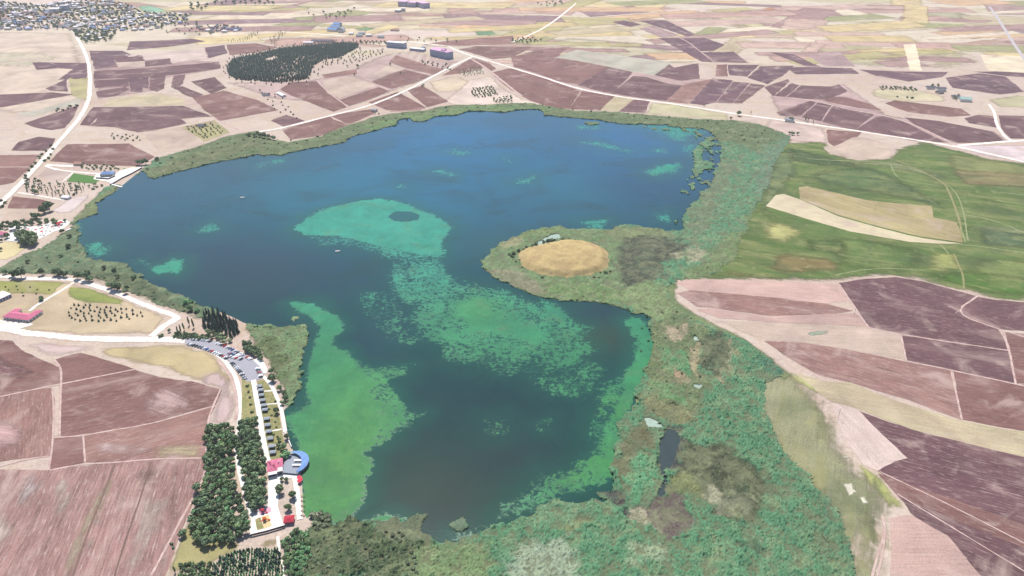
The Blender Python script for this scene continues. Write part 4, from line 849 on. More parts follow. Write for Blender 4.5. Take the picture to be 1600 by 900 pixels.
# (outline, colour, height m, softness m)
RZONES = [
 ([(180, 300), (300, 220), (420, 190), (700, 150), (1000, 160), (1250, 200), (1200, 240), (1050, 205), (800, 185), (600, 215), (300, 275)], S(108, 128, 86), 2.2, 25),
 ([(225, 268), (300, 245), (390, 215), (420, 225), (330, 252), (250, 275)], S(112, 122, 82), 2.0, 10), ([(560, 200), (660, 178), (740, 165), (860, 168), (860, 176), (700, 182), (600, 205)], S(116, 150, 92), 2.4, 12),
 ([(-10, 350), (120, 340), (300, 460), (380, 500), (300, 510), (-10, 440)], S(108, 132, 98), 2.2, 10), ([(110, 420), (200, 425), (280, 470), (300, 495), (200, 462), (140, 440)], S(92, 108, 78), 2.2, 6), ([(100, 340), (190, 285), (200, 300), (130, 360)], S(128, 144, 92), 1.8, 6),
 ([(350, 480), (500, 490), (480, 640), (440, 650), (400, 560)], S(130, 160, 112), 2.4, 6), ([(395, 545), (430, 530), (450, 560), (440, 600), (420, 585)], S(106, 122, 78), 2.2, 8), 
 ([(750, 350), (980, 350), (1000, 470), (960, 490), (800, 470), (740, 420)], S(120, 148, 100), 1.8, 8), ([(840, 440), (930, 437), (980, 455), (1000, 478), (900, 468), (830, 458)], S(116, 146, 90), 1.8, 6), ([(758, 425), (800, 425), (840, 440), (850, 462), (800, 450)], S(152, 148, 118), 1.2, 6), ([(775, 378), (800, 370), (812, 380), (786, 392)], S(164, 158, 118), 1.2, 6), ([(800, 366), (872, 354), (880, 362), (810, 376)], S(122, 146, 92), 1.8, 5),
 ([(935, 356), (1010, 355), (1060, 364), (1040, 378), (960, 378)], S(132, 146, 100), 1.4, 8), ([(968, 378), (1000, 368), (1050, 374), (1072, 388), (1060, 404), (1030, 420), (1036, 440), (1005, 462), (975, 452), (966, 420)], S(78, 84, 68), .9, 10), ([(960, 460), (1030, 440), (1060, 480), (1080, 500), (1020, 500)], S(134, 156, 104), 1.6, 10), ([(1055, 395), (1090, 385), (1110, 400), (1080, 410)], S(176, 172, 140), 1.0, 8),
 ([(1130, 380), (1180, 330), (1180, 420), (1100, 442), (1060, 440), (1080, 425)], S(120, 142, 90), 1.6, 14), ([(1195, 230), (1235, 215), (1225, 250), (1200, 320), (1185, 300)], S(112, 148, 118), 2.0, 16), ([(1080, 330), (1130, 250), (1150, 260), (1110, 350), (1080, 390)], S(116, 136, 104), 1.8, 15),
 ([(1015, 500), (1060, 490), (1110, 520), (1110, 600), (1085, 640), (1060, 650), (1000, 640), (1005, 590)], S(118, 134, 92), 1.8, 8), ([(1030, 545), (1075, 555), (1090, 580), (1070, 590), (1045, 585)], S(104, 164, 112), 2.2, 6), ([(1040, 510), (1065, 505), (1066, 525), (1056, 536), (1042, 530)], S(186, 166, 140), .6, 4), ([(1085, 545), (1110, 535), (1112, 580), (1090, 585)], S(186, 166, 132), .7, 6), ([(1055, 575), (1075, 590), (1060, 600), (1045, 590)], S(190, 160, 130), .6, 4), ([(1128, 540), (1150, 535), (1150, 580), (1128, 595)], S(166, 156, 124), .9, 6),
 ([(1108, 528), (1140, 522), (1146, 560), (1134, 588), (1112, 582)], S(78, 90, 66), 1.2, 5), ([(1000, 625), (1080, 640), (1085, 660), (1060, 665), (1000, 650)], S(136, 138, 98), 1.4, 6), ([(1010, 600), (1060, 600), (1070, 625), (1020, 630)], S(110, 156, 104), 2.0, 6),
 ([(972, 670), (1020, 660), (1028, 700), (1000, 715), (985, 745), (968, 760), (962, 730)], S(112, 110, 78), 1.4, 6), ([(986, 728), (1004, 706), (1020, 712), (1030, 740), (1025, 765), (1005, 778), (985, 788), (968, 775)], S(104, 166, 120), 2.6, 4),
 ([(1075, 690), (1130, 688), (1180, 728), (1205, 772), (1195, 815), (1150, 818), (1098, 782), (1056, 760), (1060, 730)], S(78, 86, 62), 1.2, 9), ([(1040, 758), (1090, 745), (1110, 770), (1090, 790), (1050, 785)], S(134, 140, 92), 1.3, 6), ([(1100, 770), (1130, 765), (1150, 800), (1110, 790)], S(176, 174, 144), 1.0, 5), ([(1130, 785), (1165, 775), (1175, 800), (1140, 808)], S(132, 134, 108), .9, 6),
 ([(1030, 770), (1076, 785), (1080, 830), (1040, 838), (1000, 820), (985, 800)], S(112, 98, 92), .5, 5), ([(930, 765), (968, 770), (975, 800), (990, 815), (960, 800), (938, 785)], S(74, 70, 72), .6, 4), ([(1058, 670), (1076, 668), (1072, 720), (1052, 740), (1040, 750)], S(64, 68, 72), .7, 4), ([(980, 795), (1005, 800), (1020, 830), (990, 820)], S(186, 176, 150), .8, 4),
 ([(800, 840), (880, 838), (900, 880), (880, 910), (790, 910)], S(166, 184, 156), 2.0, 12), ([(980, 862), (1030, 858), (1040, 885), (985, 890)], S(158, 178, 142), 2.0, 8), ([(870, 818), (900, 812), (920, 820), (890, 828)], S(140, 150, 104), 1.0, 4), ([(1150, 850), (1180, 840), (1210, 870), (1190, 880)], S(84, 112, 84), 1.0, 4),
 ([(1240, 740), (1300, 790), (1340, 860), (1340, 910), (1300, 910), (1260, 830)], S(98, 144, 106), 2.6, 14), ([(1190, 600), (1230, 585), (1236, 590), (1200, 620)], S(96, 142, 112), 3.0, 4), ([(1195, 560), (1225, 575), (1236, 588), (1215, 596), (1180, 570)], S(84, 134, 108), 3.0, 5),
 ([(446, 840), (500, 790), (560, 815), (640, 815), (690, 860), (660, 910), (440, 910)], S(86, 106, 74), 3.4, 8), ([(660, 860), (700, 850), (760, 850), (760, 910), (640, 910)], S(132, 158, 108), 2.2, 10), ([(576, 800), (680, 800), (668, 850), (600, 850)], S(106, 118, 92), 1.2, 5), ([(700, 800), (745, 800), (745, 840), (700, 840)], S(112, 134, 108), 1.2, 5),
 ([(820, 780), (940, 775), (960, 800), (900, 815), (830, 812)], S(116, 158, 118), 2.0, 8),
]
RZP = [(P2(q), c, h, s) for q, c, h, s in RZONES]
def mat_reed():
    k = NT('reed', 0.8, 0.15); p = k.pos(); c = k.attr('tint').outputs['Color']; hr = k.attr('hrel').outputs['Fac']
    n = k.noise(k.vscale(p, (1, .55, .6)), 0.6, 5, .75, .8); b = k.noise(p, 0.05, 5, .65, .8)
    f = k.math('ADD', 0.90, k.math('ADD', k.math('MULTIPLY', k.math('SUBTRACT', n, .5), 1.9), k.math('MULTIPLY', k.math('SUBTRACT', b, .5), .9)))
    c = k.scalecol(c, f)
    c = k.mix(k.step(b, .46, .70, 0, .65), c, S(150, 156, 116)); c = k.mix(k.step(k.noise(p, .028, 6, .7, 1.0), .5, .72, 0, .55), c, S(84, 116, 82)); c = k.mix(k.step(k.noise(p, .11, 4, .7), .62, .78, 0, .55), c, S(186, 188, 164))
    c = k.mix(k.step(n, .56, .76, 0, .55), c, S(156, 194, 162))
    c = k.mix(k.step(hr, .45, .15, 0, .8), c, S(112, 116, 86))                                          # olive brown mixed in where the canopy is low
    k.base(c); return k.m
M_REED = mat_reed()
for i, q in enumerate(MARSH): sheet('marsh_ground', q, M_GRASS_SOFT, .19 + .01 * i, S(100, 112, 74), .4, soft=14, world=True)
def marsh_mesh(name, y0, y1, sp):
    x0 = min(p[:, 0].min() for p in MARSH); x1 = max(p[:, 0].max() for p in MARSH)
    xs = np.arange(max(x0, -900), min(x1, 700), sp); ys = np.arange(y0, y1 + sp * .5, sp); X, Y = np.meshgrid(xs, ys); ny, nx = X.shape
    x = X.ravel(); y = Y.ravel()
    jx = x + 9 * (fbm(x * .07, y * .07, 4) - .5); jy = y + 9 * (fbm(x * .07 + 9, y * .07, 4) - .5)
    s = np.full(x.shape, -99.0)
    for p in MARSH: s = np.maximum(s, sdist(p, jx, jy))
    s = s - 9 * (fbm(x * .05 + 3, y * .05, 3) - .35) - 5 * RNG.random(x.shape) * (s < 7); s = s - np.where(y > 1080, 22 * np.clip(fbm(x * .03 + 8, y * .018, 4) - .42, 0, 1), 0); sl = s.copy()
    lk = np.full(x.shape, -99.0); k = s > -3; lk[k] = sdist(LK, jx[k], jy[k]); s = np.minimum(s, 2.5 - lk + 11 * (fbm(x * .12, y * .10, 4) - .5)); ex = P(1050, 280)[0]; fr = (lk > -5) & (lk < 42) & (x > ex) & (y > 880) & (y < 1420); s = np.where(fr, np.maximum(s, (fbm(x * .085, y * .05, 5, 2.1, .6) - .54 - lk * .0016) * 60), s)
    for p in ISLETS:
        k = (x > p[:, 0].min() - 12) & (x < p[:, 0].max() + 12) & (y > p[:, 1].min() - 12) & (y < p[:, 1].max() + 12)
        if k.any(): s[k] = np.maximum(s[k], sdist(p, jx[k], jy[k]) - 14 * np.clip(.54 - fbm(x[k] * .12, y[k] * .12, 3), 0, 1))
    for p in PW[:4] + PW[5:] + [MOUND]:
        k = (x > p[:, 0].min() - 12) & (x < p[:, 0].max() + 12) & (y > p[:, 1].min() - 12) & (y < p[:, 1].max() + 12)
        if k.any(): s[k] = np.minimum(s[k], (4 + 9 * (fbm(x[k] * .12, y[k] * .12, 3) - .5) if p is MOUND else 2.2 + 7 * (fbm(x[k] * .15, y[k] * .15, 3) - .5)) - sdist(p, jx[k], jy[k]))
    ok = (s > 0).reshape(ny, nx); cell = ok[:-1, :-1] & ok[:-1, 1:] & ok[1:, :-1] & ok[1:, 1:]
    use = np.zeros((ny, nx), bool)
    for a in (0, 1):
        for b in (0, 1): use[a:ny - 1 + a, b:nx - 1 + b] |= cell
    u = use.ravel(); x = x[u]; y = y[u]; s = s[u]; sl = sl[u]; n = len(x)
    col = np.tile(np.array(REED), (n, 1)); H = np.full(n, 2.6)
    wx = x + 30 * (fbm(x * .03 + 5, y * .03, 4) - .5); wy = y + 30 * (fbm(x * .03 + 45, y * .03, 4) - .5)
    fz = fbm(x * .13 + 77, y * .11, 5, 2.1, .65)
    for p, c, h, sf in RZP:
        k = (wx > p[:, 0].min() - sf) & (wx < p[:, 0].max() + sf) & (wy > p[:, 1].min() - sf) & (wy < p[:, 1].max() + sf)
        if k.any():
            a = sstep(-sf * .6, sf * .6, sdist(p, wx[k], wy[k]) + (fz[k] - .5) * (sf * 2.2 + 8)); col[k] = col[k] * (1 - a[:, None]) + np.array(c) * a[:, None]; H[k] = H[k] * (1 - a) + h * a
    r1 = fbm(x * .16, y * .13, 4); r2 = 1 - np.abs(2 * fbm(x * .30 + 7, y * .22, 3) - 1) ; jit = RNG.random(n)
    rel = np.clip(.25 + .75 * (r1 - .25) * 1.5, .1, 1.2) * (.3 + .75 * r2 ** 1.5) * (.45 + .85 * jit)
    hh = H * rel * 1.55 * np.clip(s / 1.2 + .25, 0, 1) * (.2 + .8 * sstep(-2, 14, np.where(sl > -50, np.maximum(sl, s), s)))
    xj = x + RNG.uniform(-.35, .35, n) * sp; yj = y + RNG.uniform(-.35, .35, n) * sp
    idx = -np.ones(ny * nx, int); idx[u] = np.arange(n); idx = idx.reshape(ny, nx); j, i = np.nonzero(cell)
    a, b, c, d = idx[j, i], idx[j, i + 1], idx[j + 1, i + 1], idx[j + 1, i]
    F = np.concatenate([np.stack([a, b, c], 1), np.stack([a, c, d], 1)])
    me = np_mesh(name, np.column_stack([xj, yj, hh + .04]), F, M_REED)
    set_attr(me, 'tint', np.column_stack([col, np.ones(n)]), 'COLOR'); set_attr(me, 'hrel', np.clip(rel, 0, 1.2))
    return me
tag(link('reed_bed', marsh_mesh('reed_bed_near', 230, 640, 0.85)), 'dense grey-green reed bed filling the near shore and the strip right of the lake', 'reeds', kind='stuff')
tag(link('reed_bed', marsh_mesh('reed_bed_far', 638, 1900, 1.7)), 'far reed belt around the island, the right shore and the distant north shore', 'reeds', kind='stuff')

# marsh pools and mud
def mat_pond(name, c, rough=.15):
    k = NT(name, rough, .5); k.b.inputs['IOR'].default_value = 1.33; p = k.pos(); k.base(k.scalecol(k.mix(.5, c, c), k.math('ADD', .7, k.math('MULTIPLY', k.noise(p, .12, 5, .65, 1), .6)))); return k.m
MP = [mat_pond('dark_pool', S(66, 80, 80)), mat_pond('milky_pool', S(168, 190, 172), .4), mat_pond('mud', S(116, 108, 108), .6)]
for i, q in enumerate(PW):
    m = MP[[0, 1, 1, 1, 2, 0, 1][i]]
    b = densify(q, 3); me = bpy.data.meshes.new('pool'); me.from_pydata([(a, c, .09) for a, c in b], [], [tuple(range(len(b)))]); me.materials.append(m); me.update()
    if me.polygons[0].normal.z < 0: me.flip_normals()
    o = link('mud' if i == 4 else 'pond', me); o['kind'] = 'structure'

# island mound
def mound():
    sp = 1.6; x0, y0 = MOUND.min(0) - 3; x1, y1 = MOUND.max(0) + 3
    X, Y = np.meshgrid(np.arange(x0, x1, sp), np.arange(y0, y1, sp)); ny, nx = X.shape; x = X.ravel(); y = Y.ravel()
    s = sdist(MOUND, x + 5 * (fbm(x * .08, y * .08) - .5), y + 5 * (fbm(x * .08 + 4, y * .08) - .5))
    z = 6.5 * sstep(-2, 11, s) + 3.0 * sstep(8, 40, s) + 2.4 * (fbm(x * .07, y * .07, 4) - .5) * sstep(0, 8, s) + .1
    ok = (s > -2).reshape(ny, nx); cell = ok[:-1, :-1] & ok[:-1, 1:] & ok[1:, :-1] & ok[1:, 1:]
    idx = np.arange(nx * ny).reshape(ny, nx); j, i = np.nonzero(cell)
    k = NT('dry_island_grass', .95, .1); p = k.pos()
    n = k.noise(p, .06, 6, .65, .8); c = k.mix(k.step(n, .35, .65), S(188, 162, 116), S(210, 186, 130)); c = k.mix(k.step(k.noise(p, .03, 4, .6, .5), .55, .7, 0, .6), c, S(196, 164, 136))
    c = k.mix(k.step(k.noise(p, .25, 5, .75), .52, .70, 0, .7), c, S(140, 132, 92)); c = k.mix(k.step(k.noise(p, .05, 5, .7, 1), .58, .72, 0, .5), c, S(168, 164, 106)); k.base(k.scalecol(c, k.math('ADD', .8, k.math('MULTIPLY', k.noise(p, .6, 3, .7), .4))))
    me = np_mesh('island', np.column_stack([x, y, z]), np.stack([idx[j, i], idx[j, i + 1], idx[j + 1, i + 1], idx[j + 1, i]], 1), k.m)
    o = link('island', me); o['kind'] = 'structure'
    return lambda px, py: (lambda q: float(np.interp(float(sdist(MOUND, np.array([q[0]]), np.array([q[1]]))[0]), [-2, 5, 11, 40], [.2, 3.2, 6.6, 9.5])))(P(px, py))
MH = mound()
# rough grass and scrub between the reeds and the eastern fields, and around the western bank
for t, pts, sf in ((S(154, 152, 120), [(1200, 560), (1262, 592), (1300, 628), (1322, 690), (1350, 730), (1378, 745), (1395, 775), (1420, 800), (1394, 812), (1392, 910), (1340, 910), (1280, 830), (1235, 760), (1190, 710), (1155, 650), (1140, 590)], 14),
                   (S(190, 192, 120), [(1322, 718), (1352, 725), (1376, 742), (1400, 770), (1422, 796), (1395, 806), (1365, 770), (1340, 745)], 5), (S(112, 128, 84), [(1330, 790), (1366, 795), (1376, 820), (1372, 905), (1350, 905), (1345, 860)], 6), (S(140, 150, 100), [(1205, 600), (1240, 590), (1290, 640), (1315, 690), (1290, 720), (1240, 690), (1210, 650)], 8),
                   (S(198, 196, 138), [(1205, 570), (1240, 582), (1300, 610), (1300, 628), (1260, 610), (1225, 590)], 4)):
    sheet('grassland', pts, M_GRASS_SOFT, .68 + .012 * (sf + pts[0][0] * .037 % 7) / 6, t, .3, soft=sf * 1.6)
sheet('grassland', [(1040, 436), (1060, 446), (1062, 470), (1104, 498), (1162, 526), (1217, 565), (1244, 588), (1226, 598), (1180, 566), (1130, 532), (1080, 506), (1030, 470)], M_GRASS_SOFT, .74, S(116, 134, 92), .3, soft=7)
for q in ([(1314, 755), (1330, 752), (1342, 770), (1326, 776)], [(1340, 777), (1352, 775), (1360, 788), (1350, 790)], [(1314, 713), (1328, 711), (1330, 717), (1316, 718)]): sheet('open_land', q, M_SOFT, .86, S(214, 208, 186), .6, soft=1.5)
sheet('open_land', [(1256, 520), (1275, 515), (1295, 516), (1296, 523), (1270, 527)], M_SOFT, .86, S(150, 172, 146), .3, soft=4)

# ================================================================== THINGS
# ------------------------------------------------------------------ plants
def leaf_cloud(seed, lobes, n, size, flat=1.0):
    """many small leaf clumps spread over and through overlapping lobes: [(centre, radii)]"""
    r = np.random.default_rng(seed); m = MB(); w8 = np.array([l[1][0] * l[1][2] for l in lobes]); w8 = w8 / w8.sum()
    g = (1 + 5 ** .5) / 2; ico = np.array([(-1, g, 0), (1, g, 0), (-1, -g, 0), (1, -g, 0), (0, -1, g), (0, 1, g), (0, -1, -g), (0, 1, -g), (g, 0, -1), (g, 0, 1), (-g, 0, -1), (-g, 0, 1)]) / 1.902
    fi = [(0, 11, 5), (0, 5, 1), (0, 1, 7), (0, 7, 10), (0, 10, 11), (1, 5, 9), (5, 11, 4), (11, 10, 2), (10, 7, 6), (7, 1, 8), (3, 9, 4), (3, 4, 2), (3, 2, 6), (3, 6, 8), (3, 8, 9), (4, 9, 5), (2, 4, 11), (6, 2, 10), (8, 6, 7), (9, 8, 1)]
    for c, rad in lobes: m.add([tuple(np.array(c) + v * np.array(rad) * .82 * r.uniform(.85, 1.1)) for v in ico], fi)
    for q in r.choice(len(lobes), n, p=w8):
        c, rad = np.array(lobes[q][0]), np.array(lobes[q][1]); d = r.normal(size=3); d /= np.linalg.norm(d)
        if d[2] < -.5: d[2] *= -.6
        p = c + d * rad * r.uniform(.78, 1.06); nrm = d / rad; nrm = nrm / np.linalg.norm(nrm) + r.normal(size=3) * .38; nrm /= np.linalg.norm(nrm)
        a = np.cross(nrm, r.normal(size=3)); a /= np.linalg.norm(a); b = np.cross(nrm, a); s = size * r.uniform(.55, 1.25); t = s * r.uniform(.5, .9)
        m.add([p - a * s, p - b * t + nrm * s * .12, p + a * s, p + b * t - nrm * s * .1], [(0, 1, 2, 3)])
    return m
def broad_crown(seed, R=3.2, H=7.5, n=230, size=.75):
    r = np.random.default_rng(seed); L = [((0, 0, H * .62), (R * .8, R * .8, H * .30))]
    for k in range(6):
        t = 2 * PI * k / 6 + r.uniform(-.4, .4); q = r.uniform(.45, .7) * R; s = r.uniform(.42, .62) * R
        L.append(((q * math.cos(t), q * math.sin(t), H * r.uniform(.42, .75)), (s, s, s * r.uniform(.8, 1.1))))
    return leaf_cloud(seed, L, n, size)
def trunk_mb(h, r0, seed, limbs=3, spread=1.4):
    r = np.random.default_rng(seed); m = MB(); top = (r.uniform(-.2, .2), r.uniform(-.2, .2), h * .55); m.tube((0, 0, -.3), top, r0, r0 * .55, 6)
    for k in range(limbs):
        t = 2 * PI * k / limbs + r.uniform(-.4, .4); m.tube((top[0] * .8, top[1] * .8, h * .45), (spread * math.cos(t), spread * math.sin(t), h * .72), r0 * .42, r0 * .15, 5)
    return m
def conifer_crown(seed, R=1.9, H=9.0, tiers=7, k=8):
    r = np.random.default_rng(seed); m = MB()
    for i in range(tiers):
        f = i / tiers; z = H * (.10 + .82 * f); rr = R * (1 - f) ** .85 * r.uniform(.85, 1.1) + .15; o = r.uniform(0, 6)
        for j in range(k):
            a = o + 2 * PI * (j + r.uniform(-.2, .2)) / k; da = PI / k * 1.05; q = rr * r.uniform(.75, 1.15)
            m.add([(0, 0, z + H * .14), (q * .8 * math.cos(a - da), q * .8 * math.sin(a - da), z), (q * 1.1 * math.cos(a), q * 1.1 * math.sin(a), z - H * .045), (q * .8 * math.cos(a + da), q * .8 * math.sin(a + da), z)], [(0, 1, 2), (0, 2, 3)])
    return m
def poplar_crown(seed, R=1.0, H=10, n=170, size=.55):
    r = np.random.default_rng(seed); L = [((r.uniform(-.2, .2), r.uniform(-.2, .2), H * f), (R * g, R * g, H * .17)) for f, g in ((.25, .8), (.42, 1), (.6, .95), (.75, .75), (.88, .45))]
    return leaf_cloud(seed, L, n, size)
def shrub_crown(seed, R=1.6, H=2.2, n=110, size=.5):
    r = np.random.default_rng(seed); L = [((r.uniform(-.6, .6) * R, r.uniform(-.6, .6) * R, H * r.uniform(.3, .6)), (R * .6, R * .6, H * .42)) for _ in range(4)]
    return leaf_cloud(seed, L, n, size)
LIB = {}
def species(key, crowns, trunks, leaf):
    LIB[key] = []
    for c, t in zip(crowns, trunks):
        cm = c.mesh('crown', leaf); tm = t.mesh('trunk', M_BARK)
        j = MB(); j.add(c.v, c.f, 0); j.add(t.v, t.f, 1); LIB[key].append((cm, tm, j.mesh('tree', leaf, M_BARK)))
rg = range
species('dark', [broad_crown(i, 3.3, 7.8) for i in rg(5)], [trunk_mb(7.8, .22, i) for i in rg(5)], M_LEAF_DARK)
species('mid', [broad_crown(20 + i, 3.1, 7.2) for i in rg(4)], [trunk_mb(7.2, .2, i) for i in rg(4)], M_LEAF_MID)
species('pale', [broad_crown(40 + i, 3.0, 6.8, 210) for i in rg(3)], [trunk_mb(6.8, .2, i) for i in rg(3)], M_LEAF_PALE)
species('green', [broad_crown(60 + i, 2.6, 5.2, 200, .7) for i in rg(3)], [trunk_mb(5.2, .16, i, spread=1.1) for i in rg(3)], M_LEAF_GREEN)
species('pine', [conifer_crown(i) for i in rg(4)], [trunk_mb(9, .2, i, 0) for i in rg(4)], M_NEEDLE)
species('farpine', [conifer_crown(30 + i, 3.3, 8, 6, 7) for i in rg(3)], [trunk_mb(9, .2, i, 0) for i in rg(3)], M_NEEDLE)
species('poplar', [poplar_crown(i) for i in rg(3)], [trunk_mb(10, .18, i, 0) for i in rg(3)], M_LEAF_MID)
species('palepoplar', [poplar_crown(i + 9, 1.2, 9) for i in rg(3)], [trunk_mb(9, .18, i, 0) for i in rg(3)], M_LEAF_PALE)
species('sapling', [conifer_crown(50 + i, .75, 3.2, 5, 6) for i in rg(3)], [trunk_mb(3.2, .06, i, 0) for i in rg(3)], M_LEAF_GREEN)
species('spruce', [conifer_crown(60 + i, 1.3, 3.6, 5, 7) for i in rg(3)], [trunk_mb(3.6, .1, i, 0) for i in rg(3)], M_NEEDLE)
species('shrub', [shrub_crown(i) for i in rg(3)], [trunk_mb(1.6, .07, i, 3, .5) for i in rg(3)], M_LEAF_MID)
species('darkshrub', [shrub_crown(i + 5) for i in rg(3)], [trunk_mb(1.6, .07, i, 3, .5) for i in rg(3)], M_LEAF_DARK)
species('willow', [broad_crown(80 + i, 3.0, 4.6, 240, .7) for i in rg(4)], [trunk_mb(4.6, .18, i) for i in rg(4)], mat_leaf('leaf_willow', (.10, .125, .075), (.24, .27, .16)))
def tree(key, px, py, sc, label, group, name='tree', parts=True, xyz=None, cat=None, dz=0):
    if name == 'shrub' and key == 'darkshrub': name = 'bush'
    cm, tm, jm = random.choice(LIB[key]); x, y, z = xyz if xyz is not None else P(px, py)
    s = sc * random.uniform(.85, 1.18); rz = random.uniform(0, 6.28); S3 = (s * random.uniform(.92, 1.08), s * random.uniform(.92, 1.08), s * random.uniform(.9, 1.12))
    if name == 'tree': name = 'poplar_tree' if 'poplar' in key else 'broadleaf_tree' if key in ('mid', 'green', 'pale') else 'shrub' if 'shrub' in key else 'tree'
    cat = cat or ('shrub' if 'shrub' in key else 'tree')
    if not parts: o = link(name, jm, None, (x, y, z + dz + .1), rz, S3)
    else:
        o = empty(name, (x, y, z + dz + .1), rz, S3); link('trunk', tm, o); link('crown', cm, o)
    return tag(o, label, cat, group)
def scatter(pts, spacing, maxn=9999, rows=None, jit=.25, world=False):
    p = np.array(pts) if world else P2(pts); lo, hi = p.min(0), p.max(0); out = []
    if rows is not None:
        c, s = math.cos(rows), math.sin(rows); q = p @ np.array([[c, -s], [s, c]]); l2, h2 = q.min(0), q.max(0)
        for a in np.arange(l2[0], h2[0], spacing[0]):
            for b in np.arange(l2[1], h2[1], spacing[1]):
                v = np.array([a + random.uniform(-jit, jit) * spacing[0], b + random.uniform(-jit, jit) * spacing[1]]) @ np.array([[c, s], [-s, c]])
                if inside(p, v[:1], v[1:])[0]: out.append(v)
    else:
        N = int(14 * (hi[0] - lo[0]) * (hi[1] - lo[1]) / spacing ** 2) + 50
        C = np.column_stack([RNG.uniform(lo[0], hi[0], N), RNG.uniform(lo[1], hi[1], N)]); C = C[inside(p, C[:, 0], C[:, 1])]; H = {}; s2 = spacing ** 2
        for v in C:
            i, j = int(v[0] // spacing), int(v[1] // spacing)
            if all((v[0] - u[0]) ** 2 + (v[1] - u[1]) ** 2 > s2 for a in (-1, 0, 1) for b in (-1, 0, 1) for u in H.get((i + a, j + b), ())):
                out.append(v); H.setdefault((i, j), []).append(v)
            if len(out) >= maxn: break
    return [(v[0], v[1], float(hgt(v[0], v[1]))) for v in out]
def plant(key, pts, spacing, sc, label, group, name='tree', parts=True, dz=0, **kw):
    keys = key if isinstance(key, (list, tuple)) else [key]
    q = scatter(pts, spacing, **kw)
    if '{' in label:
        a = np.array([(v[0] / v[1], v[1]) for v in q]); lo, hi = a.min(0), a.max(0) + 1e-6
    for n_, v in enumerate(q):
        l = label
        if '{' in label:
            f = (a[n_] - lo) / (hi - lo); ww = 'left' if f[0] < .34 else 'right' if f[0] > .66 else 'middle'; uu = 'lower' if f[1] < .3 else 'upper' if f[1] > .62 else 'central'
            l = label.format('in the ' + (uu + ' ' + ww if (uu, ww) != ('central', 'middle') else 'very middle'))
        tree(random.choice(keys), 0, 0, sc, l, group, name, parts, v, dz=dz)
    return len(q)
def trees_at(key, pxs, label, group, name='tree', parts=True, sc=1.0, dz=0):
    for q in pxs: tree(key, q[0], q[1], q[2] if len(q) > 2 else sc, label, group, name, parts, dz=dz)

# the grove by the ploughed field, split by the white lane
plant(['dark', 'dark', 'mid', 'dark', 'mid', 'green'], [(327, 672), (362, 668), (369, 690), (364, 722), (372, 770), (386, 815), (388, 836), (364, 848), (340, 850), (318, 854), (300, 832), (299, 802), (312, 782), (322, 748), (326, 715), (324, 690)], 4.6, 1.0,
      'dark round tree {} of the grove left of the white lane', 'grove trees left of the white lane', 'broadleaf_tree')
plant(['dark', 'mid', 'dark'], [(378, 664), (398, 658), (404, 690), (414, 728), (412, 770), (416, 790), (394, 800), (388, 775), (376, 722), (373, 692)], 4.6, 1.0,
      'dark tree {} of the narrow grove between lane and promenade', 'grove trees right of the white lane', 'broadleaf_tree')
tree('dark', 287, 838, .85, 'lone round dark tree on the dry grass left of the grove', None)
tree('dark', 309, 768, 1.0, 'dark tree standing out at the field edge of the grove', None)
for q in ((268, 851), (271, 856)): tree('darkshrub', *q, .8, 'small dark bush on the dry grass near the bottom left field edge', 'two bushes by the field edge', 'shrub')
plant(['sapling', 'sapling', 'spruce'], [(330, 888), (345, 868), (388, 858), (438, 858), (443, 905), (326, 905)], (2.0, 2.3), .95, 'slim young tree {} of the dense nursery at the bottom edge', 'nursery saplings', 'sapling', parts=False, rows=.25)
plant(['darkshrub', 'shrub'], [(283, 882), (330, 880), (330, 905), (282, 905)], 2.3, 1.0, 'grey green bush in the hedge patch left of the nursery', 'hedge patch bushes', 'shrub')
tree('poplar', 274, 895, .6, 'dark narrow tree at the left end of the hedge patch', None)
plant(['green', 'green', 'mid'], [(444, 850), (462, 832), (482, 838), (490, 865), (470, 905), (448, 905)], 3.3, .8, 'bright green bushy tree {} of the clump between nursery and willows', 'green bushy trees by the nursery', 'bushy_tree')
plant('willow', [(475, 875), (515, 835), (560, 828), (625, 828), (645, 850), (652, 905), (478, 905)], 4.3, .5, 'olive grey willow {} of the thicket on the near shore', 'willow thicket', 'willow')
plant('willow', [(488, 808), (500, 802), (514, 808), (514, 826), (494, 832)], 3.4, .8, 'dark willow bush at the shore end of the green cove', 'willows at the cove end', 'willow')
# promenade and restaurant gardens
tree('green', 447, 716, 1.5, 'large bright green tree beside the blue crescent canopy', None)
for q, l in (((438, 770), 'pale olive tree in the garden just below the red roofed restaurant'), ((451, 797), 'light green spreading tree directly above the small red roofed pavilion'), ((458, 778), 'grey green tree against the lakeside promenade below the restaurant'), ((441, 751), 'small dark tree on the white paving below the restaurant'), ((448, 752), 'second small dark tree on the white paving below the restaurant')):
    tree('pale' if 'pale' in l else 'mid', *q, .55 if 'small dark' in l else 1.1, l, None)
trees_at('mid', [(424, 584), (426, 596, 1.1), (437, 610, .8), (444, 618, .9), (447, 626, .8), (442, 632, .7), (433, 646, .9), (449, 686, .9), (436, 700, .8), (444, 702, .9), (437, 690, .7)], 'green tree along the lakeside path between the car park and the restaurant', 'trees along the lakeside path', sc=.9)
trees_at('darkshrub', [(387, 604), (389, 613), (390, 622), (392, 633), (394, 645), (395, 654), (397, 664), (399, 676)], 'small dark bush in the line on the left edge of the promenade', 'bushes along the promenade', 'shrub', sc=.8)
trees_at('shrub', [(431, 628), (430, 660), (432, 668), (428, 680), (434, 683), (424, 650), (421, 640)], 'small bush on the turf plots beside the lakeside path', 'bushes on the turf plots', 'shrub', sc=.7)
